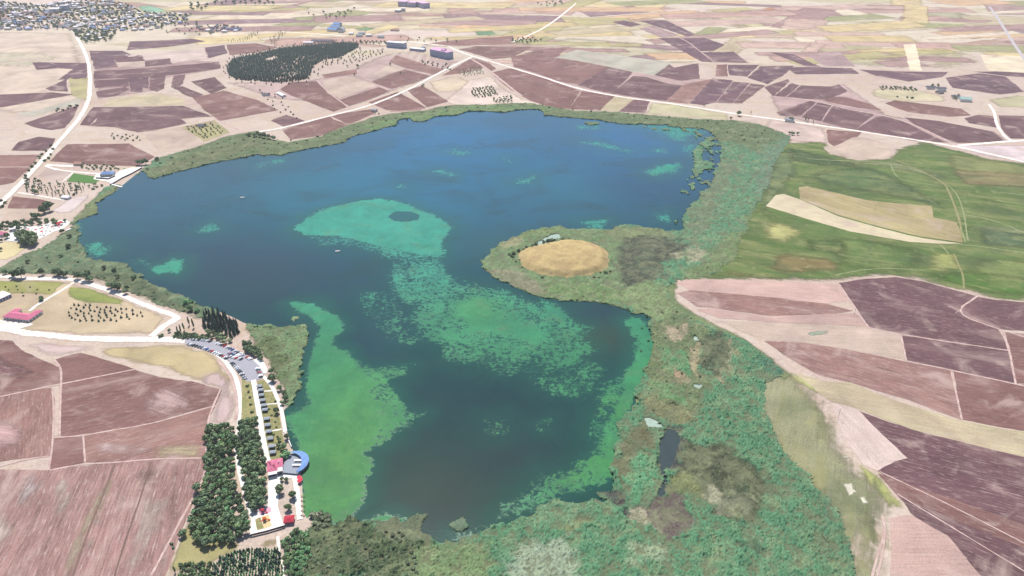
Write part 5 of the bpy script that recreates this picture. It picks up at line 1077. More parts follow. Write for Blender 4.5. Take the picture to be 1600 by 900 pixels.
# pines and other trees by the car park
plant('pine', [(316, 500), (322, 490), (340, 488), (358, 500), (372, 508), (373, 524), (360, 530), (338, 522), (318, 514)], 4.2, 1.15, 'tall dark pine {} of the clump between car park and lake', 'pines by the car park', 'pine_tree')
plant('pale', [(322, 520), (345, 523), (362, 536), (352, 537), (330, 528)], 4, .75, 'pale olive tree under the pines beside the car park', 'pale trees under the pines')
plant('darkshrub', [(274, 520), (300, 522), (322, 525), (326, 531), (295, 530), (272, 528)], 2.6, 1.1, 'dark low shrub along the upper kerb of the car park entrance', 'shrubs by the car park entrance', 'shrub')
plant(['dark', 'mid'], [(376, 535), (388, 538), (404, 548), (414, 566), (404, 562), (386, 550)], 4.2, .85, 'dark green tree between the car park and the reed peninsula', 'trees between car park and reeds')
trees_at('green', [(291, 476, 1.2), (300, 474, 1.1), (297, 486, 1.2), (309, 488, 1.1)], 'light green tree beside the pale road above the pines', 'light green trees above the pines')
trees_at('poplar', [(278, 520, .9), (283, 519, .8), (288, 516, 1.0), (296, 508, 1.1), (303, 512, 1.0)], 'narrow dark green tree at the bend of the road before the car park', 'narrow trees at the road bend')
tree('mid', 265, 519, .7, 'small round tree at the fork of the pale roads', None); tree('darkshrub', 252, 526, 1.6, 'dark bush at the fork of the pale roads', None, 'shrub')
# western bank
trees_at('dark', [(-2, 425, .8), (9, 428, .9), (24, 434, 1.5), (34, 434, 1.9), (20, 432, 1.2), (66, 430, 1.1), (90, 430, 1.5), (97, 432, 1.1), (104, 433, 1.0), (122, 436, 1.3), (135, 438, 1.7), (141, 440, 1.3), (172, 450, 1.1), (180, 453, 1.7), (187, 454, 1.2), (197, 459, 1.1)], 'dark round tree along the upper side of the pale road on the west bank', 'trees along the west bank road')
plant(['mid', 'pale'], [(28, 372), (38, 368), (58, 380), (56, 386), (40, 384)], 5.5, 1.75, 'very large rounded tree below the white terraces on the west bank', 'large trees below the terraces')
trees_at('dark', [(68, 334, 1.6), (78, 330, 1.9), (74, 326, 1.5), (60, 342, 1.5), (54, 341, 1.2)], 'large dark tree of the clump above the white terraces', 'dark clump above the terraces')
plant('mid', [(56, 348), (92, 345), (88, 352), (60, 354)], 7, 1.0, 'green tree just behind the white terraces', 'green trees behind the terraces')
plant('dark', [(-4, 352), (52, 348), (52, 354), (20, 362), (-4, 362)], 7, .95, 'dark tree in the row behind the white terraces on the left edge', 'dark row on the left edge')
trees_at('dark', [(12, 372, 1.0), (3, 378, .8), (2, 392, .6), (102, 347, .8)], 'dark small tree among the white terraces', 'small trees among the terraces')
plant(['palepoplar', 'pale', 'poplar'], [(62, 288), (110, 288), (152, 290), (128, 300), (112, 310), (60, 306)], 8, .75, 'pale green tree in the plantation below the lawn', 'plantation below the lawn', 'plantation_tree', parts=False)
plant(['poplar', 'dark'], [(38, 282), (62, 282), (62, 304), (42, 302)], 7.5, .85, 'dark poplar at the road end of the plantation', 'dark poplars at the plantation end', parts=False)
tree('poplar', 121, 300, 1.3, 'single tall dark poplar standing below the green lawn', None); trees_at('darkshrub', [(116, 305, 1.5), (146, 296, 1.6), (152, 293, 1.4), (160, 291, 1.2)], 'dark bush on the bank below the green lawn', 'bushes below the lawn', 'shrub')
plant('shrub', [(125, 258), (182, 258), (186, 266), (160, 268), (128, 264)], 7, 1.2, 'low green bush in the garden rows above the blue roofed house', 'garden bushes', 'shrub', parts=False)
trees_at('dark', [(216, 258, 1.1), (222, 258, 1.4), (228, 257, 1.5), (246, 252, .9)], 'dark tree at the lake end of the stone quay', 'dark trees at the quay end')
trees_at('darkshrub', [(62, 247), (66, 242), (72, 237), (80, 228), (84, 234), (80, 242), (76, 248), (70, 252), (56, 256), (50, 262), (46, 268), (40, 276), (2, 315), (8, 318), (4, 324)], 'small dark bush on the verge of the straight western road', 'roadside bushes on the western road', 'shrub', parts=False, sc=1.9)
# saplings on the dry triangle and single trees
plant('spruce', [(118, 475), (160, 480), (210, 484), (232, 494), (180, 503), (110, 502), (104, 488)], 5.6, .95, 'small dark conifer planted on the dry triangle between the pale roads', 'conifers on the dry triangle', 'sapling', parts=False)
plant('darkshrub', [(4, 446), (84, 450), (70, 460), (40, 464), (5, 455)], 9, .7, 'small dark shrub on the grass above the pink roofed building', 'shrubs above the pink roofed building', 'shrub', parts=False)
tree('darkshrub', 66, 469, 2.4, 'brown dark bush beside the narrow pale lane above the pink roofed building', None, 'shrub')
# forest hill
FOREST = [(355, 104), (366, 92), (400, 85), (450, 75), (500, 70), (540, 67), (558, 68), (560, 74), (545, 82), (530, 90), (505, 94), (490, 102), (484, 116), (478, 124), (440, 129), (400, 127), (370, 124), (357, 116)]
cl = P(424, 92); fp = sorted([v for v in scatter(FOREST, 4.9) if ((v[0] - cl[0]) / 16) ** 2 + ((v[1] - cl[1]) / 26) ** 2 > 1 and random.random() < .35 + 1.3 * fbm(np.array(v[0] * .03), np.array(v[1] * .02), 3)], key=lambda v: v[1])
for v in fp[:150]: tree('farpine', 0, 0, .95, 'dark pine on the near edge of the pine wood covering the low hill', 'pines of the hill wood', 'pine_tree', False, v)
m = MB()
for v in fp[150:]:
    cm = conifer_crown(int(v[0] * 7) & 1023, 3.3 * random.uniform(.85, 1.2), 8 * random.uniform(.8, 1.15), 4, 6); m.add([(a + v[0], b + v[1], c + v[2]) for a, b, c in cm.v], cm.f)
tag(m.build('pine_wood', M_NEEDLE), 'dark pine wood covering the low hill above the lake', 'pine wood', kind='stuff')
FP = P2(FOREST)
for v in scatter([(346, 112), (360, 88), (400, 80), (452, 70), (500, 65), (558, 62), (566, 80), (520, 100), (492, 114), (484, 130), (430, 134), (368, 130)], 19):
    if not inside(FP, np.array([v[0]]), np.array([v[1]]))[0]: tree('farpine', 0, 0, .75, 'pine along the ragged outer edge of the pine wood', 'pines at the wood edge', 'pine_tree', False, v)
plant('farpine', [(490, 100), (530, 92), (556, 84), (600, 76), (598, 84), (560, 98), (520, 102)], 14, .7, 'scattered small pine on the bare slope right of the pine wood', 'scattered pines on the slope', 'pine_tree', parts=False)
trees_at('mid', [(484, 112, .9), (497, 118, .8), (512, 100, .7), (543, 105, .8), (559, 106, 1.3), (554, 118, .9), (610, 102, .9), (626, 115, .9), (660, 136, .8), (662, 134, .7)], 'lone round tree among the fields below the pine wood', 'lone trees below the pine wood', parts=False)
plant('shrub', [(655, 95), (700, 100), (705, 112), (690, 108), (660, 100)], 16, 1.7, 'bush in the belt below the pink roofed block', 'bushes below the pink roofed block', 'shrub', parts=False)
plant('pale', [(712, 110), (752, 104), (758, 117), (722, 120)], (9, 13), .55, 'small tree of the pale orchard by the road fork', 'orchard by the road fork', 'orchard_tree', parts=False, rows=.5)
plant('shrub', [(738, 138), (772, 134), (778, 148), (752, 154), (736, 150)], (8, 10), 1.3, 'olive bush in the grove above the north shore', 'bush grove above the north shore', 'shrub', parts=False, rows=.2)
plant('mid', [(770, 156), (800, 150), (802, 160), (775, 163)], 9, .75, 'tree on the north shore of the lake', 'trees on the north shore', parts=False)
trees_at('dark', [(697, 170, .8), (1154, 181, 1.6), (1238, 211, 1.1), (1246, 211, 1.0), (1233, 210, .9)], 'dark tree standing between the north shore reeds and the highway', 'dark trees on the north shore', parts=False)
trees_at('poplar', [(1173, 178, .9), (1258, 190, 1.3), (1262, 191, 1.0), (1270, 194, .8)], 'narrow dark tree beside the highway beyond the reeds', 'narrow trees by the highway', parts=False)
trees_at('dark', [(1228, 189, 1.1), (1236, 190, 1.3), (1142, 187, .8), (1100, 166, .5)], 'dark round tree beside the highway beyond the reeds', 'round trees by the highway', parts=False)
trees_at('dark', [(390, 214, 1.1), (398, 215, 1.2), (406, 215, 1.4), (413, 216, 1.3), (420, 217, 1.2), (428, 219, 1.1), (403, 210, .9), (586, 178, .8), (592, 179, .7)], 'dark tree of the clump on the north west shore', 'dark clump on the north west shore', parts=False)
plant('shrub', [(286, 200), (332, 191), (352, 206), (322, 218)], (9, 12), 1.1, 'small bush {} of the fenced orchard on the north west shore', 'fenced orchard', 'shrub', parts=False, rows=.6)
plant('shrub', [(168, 208), (220, 212), (226, 222), (180, 220)], (14, 12), 1.2, 'small bush in the rows beside the western road junction', 'bush rows by the junction', 'shrub', parts=False, rows=.1)
plant('darkshrub', [(86, 172), (122, 164), (122, 168), (88, 176)], 12, 1.9, 'dark bush in the hedge between the far left fields', 'hedge in the far left fields', 'shrub', parts=False)
plant('shrub', [(1375, 135), (1430, 136), (1434, 143), (1376, 141)], (13, 9), 1.5, 'small tree in the orchard rows on the right hand slope', 'orchard on the right hand slope', parts=False, rows=1.4)
plant('dark', [(1450, 134), (1466, 134), (1466, 139), (1450, 139)], 11, .9, 'dark tree at the farm on the right hand slope', 'farm trees on the right hand slope', parts=False)
trees_at('darkshrub', [(1402, 152, 1.6), (1417, 153, 1.8), (1425, 154, 1.8)], 'dark bush on the yellow field of the right hand slope', 'bushes on the yellow field', 'shrub', parts=False)
plant('dark', [(1486, 151), (1498, 150), (1500, 158), (1488, 159)], 12, .8, 'dark tree beside the green roofed farm sheds', 'trees at the green roofed sheds', parts=False)
plant('dark', [(800, 62), (830, 60), (850, 64), (826, 68), (800, 67)], 13, .9, 'dark tree in the clump at the far crossroads', 'clump at the far crossroads', parts=False)
plant('poplar', [(355, 64), (380, 62), (402, 50), (408, 52), (384, 66), (360, 67)], 14, .8, 'narrow dark tree in the far windbreak right of the village', 'far windbreak', 'poplar_tree', parts=False)
plant('poplar', [(420, 62), (440, 50), (448, 52), (430, 68), (424, 70)], 13, .8, 'narrow dark tree in the windbreak beside the far golden field', 'windbreak by the golden field', 'poplar_tree', parts=False)
plant('dark', [(560, 65), (604, 66), (606, 70), (562, 69)], 12, .8, 'dark tree in the belt behind the pine wood', 'belt behind the pine wood', parts=False)
plant('dark', [(505, 25), (540, 20), (540, 27), (510, 30)], 30, 1.2, 'far dark tree on the pale plain right of the village', 'far trees on the plain', parts=False)
plant('dark', [(620, 58), (700, 62), (720, 68), (640, 66)], 30, .8, 'dark tree beside the white blocks on the far road', 'trees by the far road blocks', parts=False)
plant('darkshrub', [(405, 140), (440, 150), (470, 186), (452, 186), (420, 165)], 20, 1.3, 'small bush in the fenced yard below the pine wood', 'yard bushes', 'shrub', parts=False)
plant('dark', [(235, 30), (300, 26), (310, 40), (250, 46)], 34, 1.1, 'dark tree on the pale ground at the right end of the village', 'trees right of the village', 'village_tree', parts=False)
plant('dark', [(480, 22), (560, 14), (560, 20), (490, 27)], 40, 1.2, 'far tree on the pale plain beyond the golden field', 'trees beyond the golden field', parts=False)
plant('dark', [(840, 6), (880, 2), (890, 8), (850, 12)], 30, 1.1, 'far tree at the top edge beside the straight road', 'trees at the top edge', parts=False)
plant('mid', [(250, 45), (330, 47), (330, 56), (260, 56)], 34, 1.0, 'tree along the garden strips between village and hamlet', 'garden strip trees', parts=False)
plant(['darkshrub', 'shrub'], [(225, 266), (300, 234), (390, 210), (440, 222), (530, 204), (600, 182), (690, 168), (830, 162), (1000, 179), (1150, 190), (1215, 210), (1190, 235), (1100, 196), (830, 168), (700, 176), (560, 205), (420, 236), (300, 258)], 25, 1.35, 'dark bush growing {} of the north shore reed belt', 'bushes in the north shore reed belt', 'shrub', parts=False)
plant(['darkshrub', 'shrub', 'dark'], [(20, 410), (62, 390), (105, 360), (118, 372), (150, 408), (210, 432), (290, 475), (330, 490), (290, 490), (200, 455), (120, 432)], 15, .9, 'dark bush growing {} of the west bank reeds', 'bushes in the west bank reeds', 'shrub')
plant(['darkshrub', 'shrub'], [(1000, 480), (1060, 480), (1110, 520), (1100, 640), (1010, 650), (1000, 560)], 16, .8, 'dark low bush standing {} of the marsh right of the lake', 'bushes in the marsh', 'shrub')
# island bushes
isl = [(796, 400, 1.9), (800, 403, 2.1), (803, 398, 1.6), (811, 394, 1.6), (818, 391, 1.4), (822, 388, 1.5), (832, 385, 1.9), (838, 382, 1.5), (850, 380, 1.9), (856, 379, 2.1), (861, 377, 1.9), (866, 376, 1.5), (880, 375, 1.6), (888, 375, 1.3), (898, 376, 1.1), (806, 410, 1.2), (812, 408, 1.2), (816, 420, 1.1)]
trees_at('darkshrub', isl, 'dark bush in the curved row round the far side of the island mound', 'bushes round the island', 'shrub')
tree('dark', 847, 436, .75, 'single round dark tree at the near foot of the island mound', None)
trees_at('darkshrub', [(938, 427, 1.2), (946, 428, 1.4), (954, 425, 1.2), (928, 434, .9), (936, 435, .9), (916, 437, .8), (902, 437, .7), (892, 436, .7)], 'dark bush at the right hand foot of the island mound', 'bushes at the island foot', 'shrub')

# ------------------------------------------------------------------ buildings
def building(name, label, pL, pR, depth, h, wall, roof, kind='flat', storeys=1, group=None, rise=None, win=True, cat='building', over=.5):
    """pL, pR: photo points of the near left and near right base corners"""
    a, b = np.array(P(*pL)), np.array(P(*pR)); w_ = float(np.hypot(*(b - a)[:2])); ang = math.atan2(b[1] - a[1], b[0] - a[0])
    root = tag(empty(name, tuple(a), ang), label, cat, group); m = MB(); m.box(0, 0, -.5, w_, depth, h); m.build('wall', wall, root)
    m = MB()
    if kind == 'flat': m.box(-.3, -.3, h + .003, w_ + .3, depth + .3, h + .45); m.box(.2, .2, h + .452, w_ - .2, depth - .2, h + .5)
    else:
        rise = rise or depth * .22
        if w_ >= depth: m.gable(0, 0, w_, depth, h + .2, rise, over, 1.0 if kind == 'hip' else 0)
        else:
            t = MB(); t.gable(0, 0, depth, w_, h + .2, rise, over, 1.0 if kind == 'hip' else 0); m.add([(w_ - y, x, z) for x, y, z in t.v], t.f)
    m.build('roof', roof, root)
    if win:
        sh = h / storeys
        for s in range(storeys):
            z0 = s * sh + sh * .3; z1 = s * sh + sh * .78; m = MB(); n = max(2, int(w_ / 3.2)); q = w_ / n
            for i in range(n): m.box(i * q + q * .2, -.06, z0, i * q + q * .8, .1, z1)
            n = max(2, int(depth / 3.6)); q = depth / n
            for i in range(n): m.box(w_ - .1, i * q + q * .22, z0, w_ + .06, i * q + q * .78, z1)
            for i in range(n): m.box(-.06, i * q + q * .22, z0, .1, i * q + q * .78, z1)
            m.build('window_row', M_GLASS, root)['kind'] = 'stuff'
    return root, w_
root, w_ = building('apartment_block', 'tall lilac block with pink hipped roof and rows of windows beside the road fork', (672, 87), (699, 93), 24, 19, M_WALL_B, M_ROOF_LILAC, 'hip', 6, rise=6, over=1.2)
m = MB(); m.gable(w_ * .62, 2, w_ * .82, 14, 22.5, 5.5, .6); m.box(w_ * .63, 2.5, 20, w_ * .81, 13, 22.4); m.build('dormer', M_ROOF_LILAC, root)
building('school_block', 'grey blue three storey block with white roof right of the pine wood', (604, 74), (631, 76.5), 20, 16, M_WALL_B, M_ROOF_WHITE, 'flat', 3)
building('low_block', 'low lilac building with flat white roof between the grey block and the pink roofed block', (640, 79), (661, 81.5), 16, 7, M_WALL_G, M_ROOF_WHITE, 'flat', 1)
building('annex', 'small white building next to the low lilac building', (661, 79.5), (666, 79), 14, 8, M_WALL_W, M_ROOF_GREY, 'gable', 1)
for l, a, b, d, h in (('lilac college block at the left of the far hilltop campus', (622, 10), (634, 10.6), 40, 20), ('lilac college block in the middle of the far hilltop campus', (636, 11), (649, 11.7), 30, 19), ('long lilac college block at the right of the far hilltop campus', (661, 13.5), (672, 12.6), 75, 20), ('small white building below the far hilltop campus', (617, 19), (624, 19.5), 20, 8), ('white entrance building in front of the far hilltop campus', (627, 18), (633, 18), 18, 12)):
    building('campus_block', l, a, b, d, h, M_WALL_G if 'lilac' in l else M_WALL_W, M_ROOF_LILAC if 'lilac' in l else M_ROOF_WHITE, 'flat', 4 if h > 15 else 2, 'far hilltop campus')
for l, a, b, d, h in (('blue roofed hall at the back of the far works yard', (520, 41), (530, 41.5), 24, 7), ('long blue roofed hall in the middle of the far works yard', (516, 45), (530, 45.5), 22, 7), ('blue roofed hall at the front of the far works yard', (511, 49), (526, 50), 22, 7), ('grey roofed hall at the right of the far works yard', (528, 51), (537, 51), 30, 9)):
    building('works_hall', l, a, b, d, h, M_WALL_W, M_ROOF_BLUE if 'blue' in l else M_ROOF_GREY, 'gable', 1, 'far works yard', win=False)
building('long_shed', 'long low grey roofed shed behind the pine wood', (486, 66.5), (520, 66.5), 16, 5, M_WALL_C, M_ROOF_DARK, 'gable', 1, win=False)
building('shed', 'white shed at the end of the long grey roofed shed', (474, 68.5), (489, 68.5), 12, 4, M_WALL_W, M_ROOF_WHITE, 'gable', 1, win=False)
for i, (a, b) in enumerate((((556, 58), (566, 58)), ((572, 57.5), (580, 57.6)), ((590, 60), (600, 60)), ((545, 55), (552, 55)), ((560, 54.5), (570, 54.5)))): building('house', 'low white house on the far road behind the pine wood', a, b, 12, 6, M_WALL_W, M_ROOF_WHITE if i % 2 else M_ROOF_GREY, 'gable', 1, 'white houses on the far road', win=False, cat='house')
building('red_house', 'small far house with reddish roof on the golden field', (610, 48.5), (622, 49), 14, 5, M_WALL_C, M_ROOF_TAN, 'hip', 1, win=False, cat='house')
building('farm_shed', 'pale green roofed shed of the farm on the right hand slope', (1500, 159), (1518, 160), 18, 6, M_WALL_W, mat_noise('pale_green_sheet', S(178, 208, 200, .66), .1, .5, coord='obj'), 'gable', 1, win=False)
building('farm_shed', 'dark roofed shed just behind the pale green roofed shed', (1488, 154.5), (1500, 155), 12, 5, M_WALL_C, M_ROOF_DARK, 'gable', 1, win=False)
building('farm_house', 'small dark roofed farmhouse on the right hand slope above the yellow field', (1448, 139.5), (1462, 140), 11, 5, M_WALL_W, M_ROOF_DARK, 'gable', 1, win=False)
building('shelter', 'small white sided shelter beside the highway right of the reeds', (1226, 190), (1240, 191.5), 10, 5, M_WALL_W, M_ROOF_GREY, 'gable', 1, win=False)
# village
VILLAGE = [(0, 4), (60, 9), (100, 3), (170, 2), (200, 8), (225, 20), (262, 22), (300, 24), (288, 36), (235, 47), (190, 49), (122, 50), (112, 47), (0, 47)]
vp = scatter(VILLAGE, 18.5) 
random.shuffle(vp)
HM = []
for i in range(8):
    W, D, Hh = random.uniform(11, 20), random.uniform(10, 14), random.choice((4, 4.5, 6.5, 7))
    a = MB(); a.box(-W / 2, -D / 2, -.5, W / 2, D / 2, Hh)
    for q in (-.3, 0, .3): a.box(W * q - .7, -D / 2 - .05, 1.2, W * q + .7, -D / 2 + .1, 2.6, 1)
    b = MB()
    if i % 4 == 0: b.box(-W / 2 - .3, -D / 2 - .3, Hh + .003, W / 2 + .3, D / 2 + .3, Hh + .4)
    else: b.gable(-W / 2, -D / 2, W / 2, D / 2, Hh + .1, D * .2, .5, 1.0 if i % 3 == 0 else 0)
    HM.append((a, b))
WM = [M_WALL_W, M_WALL_C, M_WALL_W, M_WALL_G]; RM = [M_ROOF_WHITE, M_ROOF_WHITE, M_ROOF_GREY, M_ROOF_TAN, M_ROOF_DARK, M_ROOF_WHITE, M_ROOF_GREY, M_ROOF_BLUE]
RN = {M_ROOF_WHITE: 'white', M_ROOF_GREY: 'grey', M_ROOF_TAN: 'rust red', M_ROOF_DARK: 'dark grey', M_ROOF_BLUE: 'blue'}
cache = {}
def village_house(v, group, where):
    i = random.randrange(8); wi = random.randrange(4); ri = random.randrange(8)
    if (i, wi) not in cache: cache[(i, wi)] = HM[i][0].mesh('house', WM[wi], M_GLASS)
    if (i, 'r', ri) not in cache: cache[(i, 'r', ri)] = HM[i][1].mesh('roof', RM[ri])
    o = link('house', cache[(i, wi)], None, v, random.choice((0, .15, -.1, 1.5, 1.7, .3))); link('roof', cache[(i, 'r', ri)], o)
    tag(o, f'small house with {RN[RM[ri]]} roof in the {where}', 'house', f'{RN[RM[ri]]} roofed houses in the {where}')
nh = 0
vt = []
for v in vp:
    if nh < 300 and random.random() < .68: village_house(v, None, ('far' if v[1] > 3050 else 'middle' if v[1] > 2650 else 'near') + (' left' if v[0] / v[1] < -.66 else ' centre' if v[0] / v[1] < -.585 else ' right') + ' of the top left village'); nh += 1
    else: vt.append(v)
vt.sort(key=lambda v: v[1])
for v in vt[:90]: tree(random.choice(('dark', 'dark', 'mid', 'poplar')), 0, 0, random.uniform(1.0, 1.7), 'dark tree among the nearer houses of the village at the top left', 'village trees', 'village_tree', False, v)
m = MB()
for v in vt[90:]:
    H_ = random.uniform(7, 13); cm = leaf_cloud(random.randrange(999), [((v[0], v[1], H_ * .55), (H_ * .4, H_ * .4, H_ * .42)), ((v[0] + 2.5, v[1], H_ * .4), (H_ * .3, H_ * .3, H_ * .3))], 26, 1.7); m.add(cm.v, cm.f)
tag(m.build('village_greenery', M_LEAF_DARK), 'dark tree crowns filling the gardens deeper inside the village', 'trees', kind='stuff')
plant(['dark', 'mid'], [(114, 50), (182, 50), (180, 58), (168, 66), (130, 68), (122, 60)], 17, 1.4, 'dark tree {} of the belt at the near edge of the village', 'near village edge trees', 'village_tree', parts=False)
for v in scatter([(122, 50), (170, 50), (165, 62), (130, 62)], 40): village_house(v, None, 'gardens at the near edge of the village')
for v in scatter([(310, 44), (352, 40), (380, 44), (372, 50), (318, 52)], 32): village_house(v, None, 'hamlet right of the village')
plant('dark', [(308, 42), (355, 40), (376, 43), (360, 50), (312, 50)], 24, 1.0, 'dark tree in the hamlet right of the village', 'hamlet trees', parts=False)
plant('dark', [(328, 3), (420, 3), (430, 8), (330, 8)], 34, 1.6, 'far dark tree in the belt along the top edge of the plain', 'far belt at the top edge', parts=False)
plant('dark', [(290, 6), (302, 5), (325, 8), (322, 16), (300, 17)], 30, 1.5, 'dark tree in the far grove right of the village', 'far grove right of the village', parts=False)
building('village_block', 'lilac blue four storey block at the back of the village', (95, 18.5), (106, 18.5), 22, 24, M_WALL_B, M_ROOF_WHITE, 'flat', 4)
building('village_hall', 'long white hall at the back of the village', (78, 20), (93, 20), 22, 14, M_WALL_W, M_ROOF_WHITE, 'gable', 2)
building('works_shed', 'blue grey shed at the right end of the hamlet beyond the village', (360, 48), (376, 48), 16, 6, M_WALL_B, M_ROOF_DARK, 'gable', 1, win=False)
for v in scatter([(1455, 140), (1470, 139), (1480, 146), (1466, 147)], 20)[:2]: village_house(v, None, 'farmyard on the right hand slope')

# pink roofed building with two back wings, left edge
a, b = np.array(P(6, 499)), np.array(P(46, 504)); w_ = float(np.hypot(*(b - a)[:2])); root = tag(empty('pink_roofed_building', tuple(a), math.atan2(b[1] - a[1], b[0] - a[0])), 'low building with large pink red hipped roof and two back wings at the left edge', 'building')
m = MB(); m.box(0, 0, -.5, w_, 11, 3.6); m.box(0, 11, -.5, 8, 18, 3.6); m.box(w_ - 8, 11, -.5, w_, 20, 3.6); m.build('wall', M_WALL_W, root)
m = MB(); m.gable(0, 0, w_, 11, 3.7, 2.8, .7, 1.0); m.build('roof', M_ROOF_PINK, root)
for x0, d in ((0, 18), (w_ - 8, 20)):
    m = MB(); t = MB(); t.gable(4, 0, d, 8, 3.72, 2.3, .6, 1.0); m.add([(x0 + 8 - y, x, z) for x, y, z in t.v], t.f); m.build('roof', M_ROOF_PINK, root)
m = MB()
for i in range(9): m.box(1.2 + i * w_ / 9.2, -.06, 1.0, 2.9 + i * w_ / 9.2, .1, 2.5)
for i in range(4): m.box(w_ - .1, 1.5 + i * 4.5, 1.0, w_ + .06, 3.2 + i * 4.5, 2.5)
m.build('window_row', M_GLASS, root)['kind'] = 'stuff'
for i in (1, 2, 3):
    m = MB(); x = i * w_ / 4.6; t = MB(); t.gable(-1.4, 0, 3, 2.6, 3.9, 1.1, .2); m.add([(x + 1.3 - y, xx, z) for xx, y, z in t.v], t.f); m.build('dormer', M_ROOF_PINK, root)
building('white_hall', 'white flat roofed hall cut by the left edge above the pink roofed building', (-14, 479), (19, 464), 16, 4, M_WALL_G, M_ROOF_WHITE, 'flat', 1)
pave('terrace', [(-5, 500), (8, 500), (48, 505), (52, 508), (30, 514), (-5, 512)], M_ROAD, 1.80)
# restaurant
a, b = np.array(P(420, 746)), np.array(P(443, 741)); w_ = float(np.hypot(*(b - a)[:2])); root = tag(empty('restaurant', tuple(a), math.atan2(b[1] - a[1], b[0] - a[0])), 'lakeside restaurant with red pink tiled roof and dark glazed front', 'building')
m = MB(); m.box(0, 0, -.5, w_, 14.5, 4.2); m.build('wall', M_WALL_W, root)
m = MB(); m.gable(0, 2.2, w_ * .62, 15, 4.4, 1.8, .5, .8); m.build('roof', M_ROOF_PINK, root); m = MB(); m.gable(w_ * .62 + .6, 5.2, w_, 15, 4.3, 1.4, .5, .4); m.build('roof', M_ROOF_PINK, root)
for x0, x1 in ((.4, w_ * .55), (w_ * .62, w_ - .5)):
    m = MB(); m.box(x0, -.08, .5, x1, .1, 3.5); m.build('glazed_front', M_GLASS, root)
m = MB(); m.box(0, -1.8, 3.9, w_ * .6, 0.4, 4.1); m.build('canopy', M_ROOF_WHITE, root)
m = MB(); m.box(w_ * .72, 9, 5.5, w_ * .78, 9.8, 7); m.build('chimney', M_WALL_W, root)
# blue crescent canopy on posts over a round deck
cx, cy, cz = P(459, 727)
root = tag(empty('crescent_canopy', (cx, cy, 0)), 'blue crescent shaped canopy over the round deck at the water edge', 'canopy')
th = np.linspace(math.radians(118), math.radians(-62), 25); m = MB(); vs = []
for t in th:
    q = math.sin((t - th[-1]) / (th[0] - th[-1]) * PI); ri, ro = 12.2 - 5.4 * q ** .7, 13.0; c, s = math.cos(t), math.sin(t) * 1.05
    vs += [(ri * c, ri * s, 4.3), (ro * c, ro * s, 3.7), (ro * c, ro * s, 3.5), (ri * c, ri * s, 4.1)]
fs = []
for i in range(24):
    k = 4 * i
    for j in range(4): fs.append((k + j, k + (j + 1) % 4, k + 4 + (j + 1) % 4, k + 4 + j))
m.add(vs, fs); m.build('roof', M_ROOF_BLUE, root)
m = MB(); dk = [(12.6 * math.cos(t), 12.6 * math.sin(t) * 1.05) for t in th] + [(-8, -10), (-8, 10)]
n = len(dk); m.add([(x, y, 1.9) for x, y in dk] + [(x, y, 1.45) for x, y in dk], [tuple(range(n))[::-1], tuple(range(n, 2 * n))] + [(i, (i + 1) % n, n + (i + 1) % n, n + i) for i in range(n)]); m.build('deck', M_ROOF_GREY, root)
for t in th[::4]: m = MB(); m.tube((12 * math.cos(t), 12 * math.sin(t) * 1.05, 0), (12 * math.cos(t), 12 * math.sin(t) * 1.05, 3.6), .12); m.build('post', M_WALL_W, root)
for y0 in (2.0, -3.6): m = MB(); m.box(0, y0, 3.2, 9.5, y0 + 1.6, 3.4); m.build('roof_beam', M_ROOF_WHITE, root)
# red roofed pavilion
def pavilion(px, py, w_, d_, h, roof, label, rise=1.4, rz=.15, group=None, name='pavilion'):
    x, y, z = P(px, py); root = tag(empty(name, (x, y, z + .3), rz), label, 'pavilion', group)
    m = MB(); m.gable(-w_ / 2, -d_ / 2, w_ / 2, d_ / 2, h, rise, .5, 1.0); m.build('roof', roof, root)
    for a in (-1, 1):
        for b in (-1, 1): m = MB(); m.tube((a * w_ * .46, b * d_ * .46, -1), (a * w_ * .46, b * d_ * .46, h), .1); m.build('post', M_WOOD, root)
    m = MB(); m.box(-w_ * .25, -.4, .7, w_ * .25, .4, .78); m.box(-.2, -.2, 0, .2, .2, .69); m.build('table', M_WOOD, root); return root
pavilion(452.5, 815, 6.8, 6.2, 2.8, M_ROOF_RED, 'square pavilion with bright red roof at the lower end of the promenade')
# picnic shelters along the promenade
def shelter_proto():
    root = empty('picnic_shelter', (0, 0, 0)); m = MB(); m.gable(-2.4, -1.6, 2.4, 1.6, 2.45, .55, .3); m.build('roof', M_ROOF_GREY, root)
    for a in (-1, 1):
        for b in (-1, 1): m = MB(); m.box(a * 2.2 - .08, b * 1.45 - .08, -.6, a * 2.2 + .08, b * 1.45 + .08, 2.45); m.build('post', M_WOOD, root)
    m = MB(); m.box(-1.1, -.4, .72, 1.1, .4, .78); m.box(-.9, -.08, 0, -.75, .08, .71); m.box(.75, -.08, 0, .9, .08, .71); m.build('table', M_WOOD, root)
    for b in (-1, 1): m = MB(); m.box(-1.3, b * .95 - .18, .4, 1.3, b * .95 + .18, .46); m.box(-1.1, b * .95 - .1, 0, -.95, b * .95 + .1, .39); m.box(.95, b * .95 - .1, 0, 1.1, b * .95 + .1, .39); m.build('bench', M_WOOD, root)
    m = MB(); m.box(-2.1, 1.4, .1, 2.1, 1.46, 2.2); m.build('shade_panel', M_SHELTER_SHADE, root)  # near-black panel standing in for the shade under the roof
    return root
proto = shelter_proto()
SH = [(406, 606), (408, 612), (409, 620), (411, 628), (413, 636), (414.5, 643), (417.5, 657), (419, 667), (421, 677), (423, 688), (425.5, 700), (427, 709.5)]
for i, (px, py) in enumerate(SH):
    o = proto if i == 0 else copy_tree(proto); x, y, z = P(px, py); o.location = (x, y, z + .26); o.rotation_euler = (0, 0, .14)
    tag(o, 'grey roofed picnic shelter in the row between the promenade and the turf plots', 'shelter', 'picnic shelters along the promenade')
